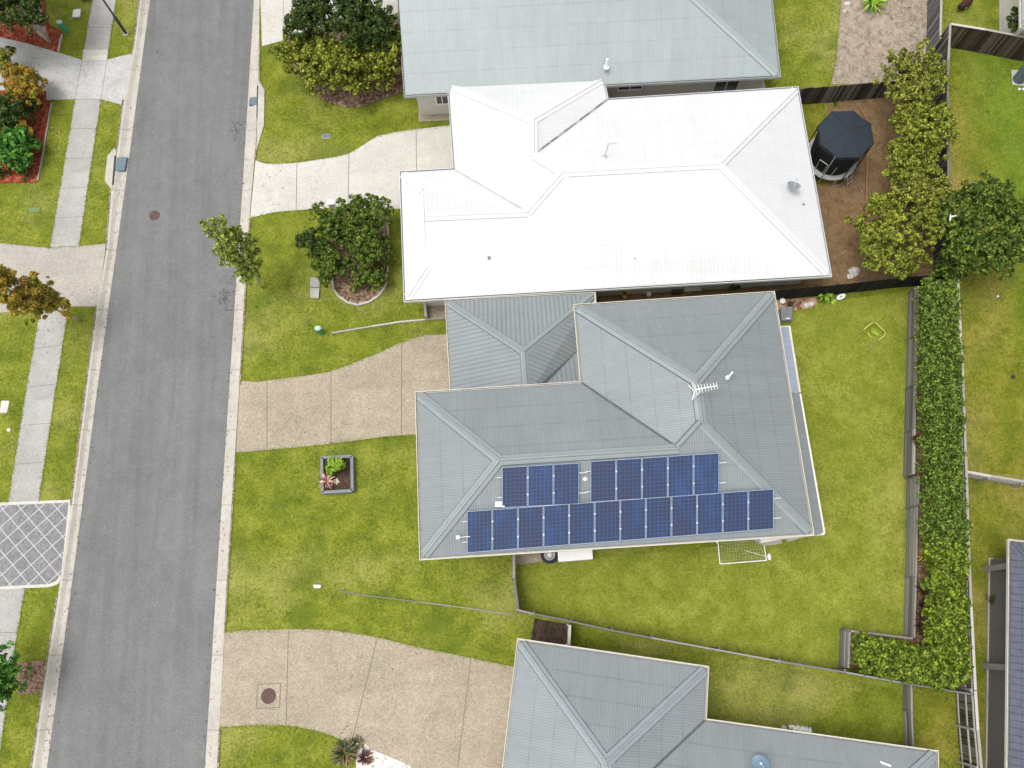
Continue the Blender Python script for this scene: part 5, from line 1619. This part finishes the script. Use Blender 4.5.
def rock(px, py, r, label, seed, mat=None, grp=None):
    rn = random.Random(seed)
    bm = bmesh.new(); bmesh.ops.create_icosphere(bm, subdivisions=2, radius=1)
    c = P(px, py, 0)
    ph = [rn.uniform(0, 6) for _ in range(3)]
    b = MB()
    vs = []
    for v in bm.verts:
        k = 1 + .16 * math.sin(v.co.x * 3 + ph[0]) + .14 * math.sin(v.co.y * 4 + ph[1]) + .1 * math.sin(v.co.z * 5 + ph[2])
        vs.append(c + Vector((v.co.x * r * k * 1.2, v.co.y * r * k * .9, max(-.02, v.co.z * r * k * .6 + r * .3))))
    b.mesh(vs, [tuple(v.index for v in f.verts) for f in bm.faces])
    bm.free()
    return b.build('rock', mat or M['rock'], label=label, cat='rock', group=grp)
rock(805.5, 305.5, .13, 'left one of the two touching pale rocks at the end of the rubble bed', 1)
rock(810.5, 304, .13, 'right one of the two touching pale rocks at the end of the rubble bed', 2)
rock(794, 302, .1, 'small brown stone in the middle of the rubble bed', 3, M['soil_orange'])
rock(854, 272, .26, 'largest grey stone on the bare ground left of the lowest lime tree', 4)
rock(850, 277, .15, 'small stone below the largest grey stone', 5)
rock(847, 4, .14, 'pale stone on the edge of the sandy yard at the top', 6)
rock(844.5, 12, .1, 'tiny stone on the edge of the sandy yard just below the pale one', 7)
b = MB()
c = P(841, 296.5, .25)
a_ = Vector((.23, .07, 0)); e_ = Vector((-.03, .09, .09))
b.mesh([c + a_ * math.cos(k * math.pi / 12) + e_ * math.sin(k * math.pi / 12) for k in range(24)] + [c + Vector((.01, -.02, -.03)) + a_ * math.cos(k * math.pi / 12) + e_ * math.sin(k * math.pi / 12) for k in range(24)],
       [tuple(range(24))] + [tuple(range(24, 48))[::-1]] + [(k, 24 + k, 24 + (k + 1) % 24, (k + 1) % 24) for k in range(24)])
r_ = empty('oval_board', Vector((c.x, c.y, 0)), 'white oval board leaning on the foot of the black fence', 'board')
b.build('board', M['white'], r_)
b = MB(); b.mesh([c + Vector((0, 0, .006)) + a_ * .3 * math.cos(k * math.pi / 6) + e_ * .3 * math.sin(k * math.pi / 6) for k in range(12)], [tuple(range(12))]); b.build('label_patch', M['grey'], r_)
b = MB(); b.tube([P(841, 298.5, .02), P(841, 296.5, .24)], .02, 6); b.build('support', M['grey'], r_)

# spare wheel and ribbed white box by the side wall
c = P(549.3, 555, .34)
r = empty('spare_wheel', Vector((c.x, c.y, 0)), 'black tyre with pale spoked rim lying flat beside the ribbed white box', 'wheel')
b = MB(); z0 = .36
b.lathe(Vector((c.x, c.y, z0)), [(.23, .02), (.25, .11), (.31, .14), (.37, .11), (.385, 0), (.37, -.10), (.31, -.13), (.25, -.10), (.23, .02)], 32)
b.build('tyre', M['black'], r)
b = MB(); cz = Vector((c.x, c.y, z0 + .03))
b.lathe(cz, [(.215, 0), (.24, .03), (.24, .06), (.22, .05), (.215, 0)], 28)
b.lathe(cz, [(0, .05), (.05, .05), (.06, .02), (.06, -.02)], 14)
for i in range(10):
    a = i * math.pi / 5; d = Vector((math.cos(a), math.sin(a), 0))
    b.bar(cz + d * .05 + Vector((0, 0, .02)), cz + d * .22 + Vector((0, 0, .02)), .034, .025)
b.build('rim', M['white'], r)
b = MB(); b.lathe(Vector((c.x, c.y, 0)), [(.06, 0), (.06, .3)], 10); b.lathe(Vector((c.x, c.y, .23)), [(.22, 0), (.22, .02)], 20); b.build('stand', M['black'], r)
q = [P(557.5, 548.5, .62), P(592, 546.8, .62), P(593, 559, .62), P(558.3, 561.8, .62)]
r = empty('ribbed_box', Vector((q[0].x, q[0].y, 0)), 'long white box with a ribbed lid against the house wall', 'storage box')
b = MB(); b.prism([(p.x, p.y) for p in q], .02, .55); b.build('box_body', M['offwhite'], r)
b = MB(); b.prism([(p.x, p.y) for p in q], .555, .6)
for i in range(1, 14):
    t = i / 14
    b.bar(q[0].lerp(q[1], t) - Vector((0, 0, .012)), q[3].lerp(q[2], t) - Vector((0, 0, .012)), .035, .03)
b.build('box_lid', M['white'], r)
# door step and white plank
b = MB(); b.prism([(p.x, p.y) for p in [P(752, 536, .1), P(781.5, 532, .1), P(782, 543.5, .1), P(768, 545.5, .1), P(759, 544, .1), P(754, 540, .1)]], 0, .1)
b.build('door_step', M['drive_pink'], label='pinkish concrete step at the lower right corner of the middle house', cat='step')
b = MB(); b.bar(P(760, 541, .5), P(784, 537, .5), .18, .05); b.box(P(761, 541, .3), (.02, 0, 0), (0, .07, 0), (0, 0, .3)); b.box(P(783, 537.5, .3), (.02, 0, 0), (0, .07, 0), (0, 0, .3))
b.build('bench', M['white'], label='narrow white bench on the step at the lower right corner of the middle house', cat='bench')
# things in the gap between white roof and main house
b = MB(); b.prism([(p.x, p.y) for p in [P(684, 286, .5), P(701, 285, .5), P(701.5, 290.5, .5), P(684.5, 291.5, .5)]], .46, .5)
for x, y in ((686, 287), (700, 286.5), (700, 290), (686, 291)): p = P(x, y, .25); b.box(p, (.02, 0, 0), (0, .02, 0), (0, 0, .23))
b.build('small_table', mat_plain('table_cream', (.46, .43, .34), .7), label='small cream table in the gap below the white roof', cat='table')
b = MB(); b.lathe(P(648.5, 295, 0), [(.10, 0), (.12, .2), (.10, .2), (.09, .17), (0, .17)], 12); b.build('plant_pot', M['white'], label='small white pot in the gap below the white roof', cat='pot')
b = MB(); b.box(P(676, 291.5, .15), (.2, 0, 0), (0, .12, 0), (0, 0, .15)); b.box(P(676, 291.5, .31), (.22, 0, 0), (0, .03, 0), (0, 0, .012)); b.build('wooden_crate', M['wood_brown'], label='brown wooden crate left of the small cream table', cat='crate')
for x0, x1 in ((605, 640), (655, 672), (703, 730), (752, 778)):
    pass
b = MB(); b.bar(P(750, 284.5, .12), P(800, 281.5, .12), .16, .10); b.bar(P(752, 286, .05), P(798, 283.5, .05), .12, .08)
b.build('timber_planks', M['wood_grey'], label='grey timber planks stacked in the gap near the white roof corner', cat='planks')
# hose reel near grey house
b = MB(); c = P(723, 92, .05)
pts = [c + Vector((math.cos(k * .52) * (.28), math.sin(k * .52) * (.2), .02 * (k % 3))) for k in range(26)]
b.tube(pts, .022, 6); b.build('garden_hose', mat_plain('hose_brown', (.16, .12, .09), .6), label='coiled hose on the paving below the pale grey roof', cat='hose')
# right yards
r = empty('garden_chair', P(966, 7, 0), 'curved dark maroon garden seat on the lawn at the top right', 'chair')
b = MB(); arc = [P(970.5 - 0.3 * t, -3 + 1.6 * t, .35) + Vector((-.5 * (t / 6) ** 2, 0, 0)) for t in range(7)]
b.tube(arc, [.16, .2, .22, .22, .2, .17, .12], 10); b.build('seat', mat_plain('maroon_wicker', (.045, .012, .012), .8, 0, .3, 12), r)
b = MB()
for x, y in ((969, -1), (971, 3), (963, 5), (966, 8)): b.tube([P(x, y, 0), P(x, y, .33)], .02, 6)
b.build('leg', M['offwhite'], r)
c = P(1018, 80, 0)
r = empty('water_tank', c, 'upright grey cylindrical tank on a concrete pad at the right edge', 'tank')
b = MB(); b.lathe(c + Vector((0, 0, .04)), [(.3, 0), (.3, 1.25), (.25, 1.32), (0, 1.36)], 24); b.build('tank_body', M['bluegrey'], r)
b = MB(); b.prism([(p.x, p.y) for p in [P(1011, 70, 0), P(1040, 74, 0), P(1040, 88, 0), P(1012, 85, 0)]], .0, .045); b.build('pad', M['kerb'], r)
b = MB(); b.lathe(P(1019, 89.5, .01), [(.07, 0), (.07, .06), (0, .08)], 10); b.build('pipe_cap', M['offwhite'], label='left white pipe cap beside the tank pad', cat='pipe cap')
b = MB(); b.lathe(P(1023, 89.5, .01), [(.07, 0), (.07, .06), (0, .08)], 10); b.build('pipe_cap', M['offwhite'], label='right white pipe cap beside the tank pad', cat='pipe cap')
bush('dark_shrub', ring_lobes(1020, 27, .9, .5, 5, .4, .4, 101), 1000, .2, M['leaf_dark'], 'dark shrub on the concrete beside the top right house', 'shrub', 102)
b = MB(); c = P(994, 299, 0); b.lathe(c, [(.03, 0), (.03, .3), (.05, .32), (.05, .38), (0, .4)], 12); b.build('garden_light', M['offwhite'], label='short white garden post light on the right lawn', cat='garden light')
b = MB(); b.lathe(P(1013, 377, .012), [(.1, 0), (.1, .02), (0, .025)], 12); b.build('drain_cap', M['black'], label='small dark round drain cap in the right lawn', cat='drain cap')
# white broken letter like plastic scrap above the dark tree
b = MB(); c = P(950, 221, 3.7); b.tube([c, c + Vector((.1, .4, 0))], .03, 6); b.tube([c + Vector((.05, .2, 0)), c + Vector((.4, .25, .0)), c + Vector((.5, .42, 0))], [.05, .03, .02], 6); b.tube([c, Vector((c.x, c.y, .0))], .02, 6)
b.build('weather_vane', M['white'], label='small white forked vane on a thin pole in front of the big dark tree', cat='vane')
# foam scraps behind the bottom house
b = MB(); rn = random.Random(8)
for i in range(7):
    p = P(792 + i * 2.6, 727 + i * .8, .2); b.box(p + Vector((0, 0, rn.uniform(-.1, .1))), (.12, .02 * i, 0), (-.02, .07, 0), (0, 0, .08))
b.build('foam_scraps', M['white'], label='heap of white scraps behind the roof edge of the bottom house', cat='scraps')
rock(784, 728, .12, 'grey stone beside the white scraps at the bottom house', 9)
bush('weed', ring_lobes(990, 598, .15, .22, 5, .18, .12, 103), 420, .12, M['leaf_dark'], 'dark weeds at the lawn edge by the dark tiled house', 'weed', 104)
bush('weed', ring_lobes(1006, 612, .3, .12, 3, .14, .25, 105), 200, .12, M['leaf_dark'], 'narrow dark plant against the wall of the dark tiled house', 'weed', 106)

# ------------------------------------------------------------------ ragged turf along hard edges
def turf_edges(lines, seed=5):
    rg = np.random.default_rng(seed)
    out_ = []
    for px, side in lines:
        pts = [P(x, y, .02) for x, y in px]
        for (a, c), (_, y_) in zip(zip(pts, pts[1:]), px):
            if side != 1 and any(s0 - 12 < y_ < s1 - 2 for s0, s1 in side): continue
            L = (c - a).length
            k = int(L * 46)
            if not k: continue
            t = rg.random(k)[:, None]
            base_ = np.array(a) * (1 - t) + np.array(c) * t
            e = (c - a).normalized(); nrm = np.array((-e.y, e.x, 0.0))
            base_ = base_ + nrm * rg.normal(0, .022, k)[:, None]
            ang = rg.random(k) * 6.283
            d = np.stack([np.cos(ang), np.sin(ang), np.full(k, .35)], 1)
            s_ = np.stack([-np.sin(ang), np.cos(ang), np.zeros(k)], 1)
            ln = (.05 + .06 * rg.random(k))[:, None]
            v = np.stack([base_ - s_ * .012, base_ + s_ * .012, base_ + d * ln], 1)
            out_.append(v.reshape(-1, 3))
    return np.concatenate(out_)
ed = [
    ([(256, 451), (328, 444), (381, 437), (416, 434.8)], 1), ([(256, 382), (293, 377), (328, 372), (356, 362), (381, 352), (406, 341), (426, 335), (447, 334)], 1),
    ([(225, 632), (288, 629), (331, 630), (376, 637), (416, 647), (471, 658), (512, 667)], 1), ([(220, 727), (256, 725), (288, 725.5), (318, 731), (342, 740)], 1),
    ([(256, 160.5), (277, 164), (321, 159), (348, 154), (376, 136.5), (416, 129), (450, 125)], 1), ([(252, 218), (271, 212.8), (316, 209), (331, 208)], 1),
    ([(75, 99.3), (50, 248)], 1), ([(101, 99.3), (79, 246)], 1), ([(40, 311), (27, 384), (8, 503)], 1), ([(68.5, 306.5), (56.5, 384), (38.7, 501)], 1),
    ([(92, 0), (82.3, 60)], 1), ([(116, 0), (107, 59.5)], 1), ([(0, 243), (50, 248), (79, 246), (106, 243.5)], 1), ([(25, 587), (14, 652), (0, 750)], 1),
    ([(772, 310), (795, 310), (813, 308), (850, 297), (911, 288)], 1), ([(905, 690), (904, 560), (907, 384), (910, 290)], 1), ([(841, 0), (836, 60), (831, 82)], 1),
    ([(290, 55), (296, 73), (307, 88), (320, 98), (345, 107), (372, 103), (404, 91)], 1),
    ([(516, 565), (545, 561)], 1), ([(836, 633), (836, 665)], 1)]
for tab in (BL, BR):
    ed.append(([(lerp_pts(tab, y) + (-1 if tab is BL else .6), y) for y in range(-10, 781, 15)], SKL if tab is BL else SKR))
v = turf_edges(ed)
mesh_np('grass', v, 3, mat_leaf('grass_blades', (.06, .10, .006), (.14, .18, .012), (.22, .24, .04), 1.0), kind='stuff')
# the lawns' blades: short leaning blades, far too many to count
def inside(pts, poly):
    x, y = pts[:, 0], pts[:, 1]
    r = np.zeros(len(pts), bool)
    n = len(poly)
    for i in range(n):
        x0, y0 = poly[i]; x1, y1 = poly[(i + 1) % n]
        c = ((y0 > y) != (y1 > y))
        with np.errstate(divide='ignore', invalid='ignore'):
            xi = (x1 - x0) * (y - y0) / (y1 - y0) + x0
        r ^= c & (x < xi)
    return r
def lawn_blades(n, seed):
    rg = np.random.default_rng(seed)
    pts = np.stack([rg.uniform(-34, 36, n), rg.uniform(-20, 42, n)], 1)
    # thick and thin places
    dens = .5 + .25 * np.sin(pts[:, 0] * 1.9 + np.sin(pts[:, 1] * 1.3) * 2) + .25 * np.sin(pts[:, 1] * 2.3 + np.sin(pts[:, 0] * 1.1) * 2.4)
    pts = pts[rg.random(len(pts)) < .35 + .65 * dens]
    road_poly = np.array([(p.x, p.y) for p in bl] + [(p.x, p.y) for p in br[::-1]])
    keep = ~inside(pts, road_poly)
    for hp in HARD: keep &= ~inside(pts, hp)
    pts = pts[keep]
    k = len(pts)
    base_ = np.concatenate([pts, np.full((k, 1), .012)], 1)
    ang = rg.random(k) * 6.283
    tl = rg.uniform(.25, .8, k)
    d = np.stack([np.cos(ang), np.sin(ang), tl], 1)
    s_ = np.stack([-np.sin(ang), np.cos(ang), np.zeros(k)], 1)
    ln = (.04 + .07 * rg.random(k))[:, None]
    wd_ = (.009 + .009 * rg.random(k))[:, None]
    return np.stack([base_ - s_ * wd_, base_ + s_ * wd_, base_ + d * ln], 1).reshape(-1, 3)
mesh_np('grass', lawn_blades(420000, 12), 3, mat_leaf('lawn_blades', (.05, .09, .006), (.14, .165, .010), (.195, .20, .028), 0.9), kind='stuff')

# fallen leaves and litter: along the gutters, under the trees, on the sandy yard
def litter(spots, seed):
    rg = np.random.default_rng(seed)
    out_ = []
    for x, y, r, n, z in spots:
        c = P(x, y, z)
        a, q = rg.random(n) * 6.283, r * np.sqrt(rg.random(n))
        p = np.stack([c.x + np.cos(a) * q, c.y + np.sin(a) * q, np.full(n, z + .012) + rg.random(n) * .01], 1)
        t = rg.random(n) * 6.283
        u = np.stack([np.cos(t), np.sin(t), rg.normal(0, .15, n)], 1) * (.025 + .035 * rg.random(n))[:, None]
        v_ = np.stack([-np.sin(t), np.cos(t), rg.normal(0, .15, n)], 1) * (.012 + .015 * rg.random(n))[:, None]
        out_.append(np.stack([p - u, p - v_, p + u, p + v_], 1).reshape(-1, 3))
    return np.concatenate(out_)
sp_ = [(262, 285, 1.6, 70, .02), (75, 320, 2.0, 60, .02), (330, 100, 2.2, 160, .05), (385, 98, 1.2, 80, .05), (358, 292, 1.2, 90, .05), (318, 230, 1.4, 50, .02),
       (60, 60, 1.8, 60, .03), (45, 140, 1.0, 60, .05), (880, 200, 2.2, 220, .02), (880, 130, 1.8, 180, .02), (870, 262, 1.8, 120, .02), (800, 170, 1.0, 40, .02),
       (890, 30, 2.0, 160, .02), (860, 70, 1.6, 120, .02), (907, 15, 1.0, 60, .02), (30, 676, .8, 40, .04), (345, 748, 1.0, 50, .03), (420, 120, 1.0, 20, .03), (300, 190, 2.0, 30, .03), (330, 400, 2.5, 26, .03), (400, 690, 3.0, 30, .03)]
for yy in range(0, 770, 18):
    sp_.append((lerp_pts(AL, yy) - 3, yy, .35, 9, -.085))
    sp_.append((lerp_pts(AR, yy) + 3, yy, .35, 7, -.085))
mesh_np('fallen_leaves', litter(sp_, 77), 4, mat_leaf('litter', (.05, .03, .012), (.16, .10, .045), (.30, .22, .12), 2.0), kind='stuff')
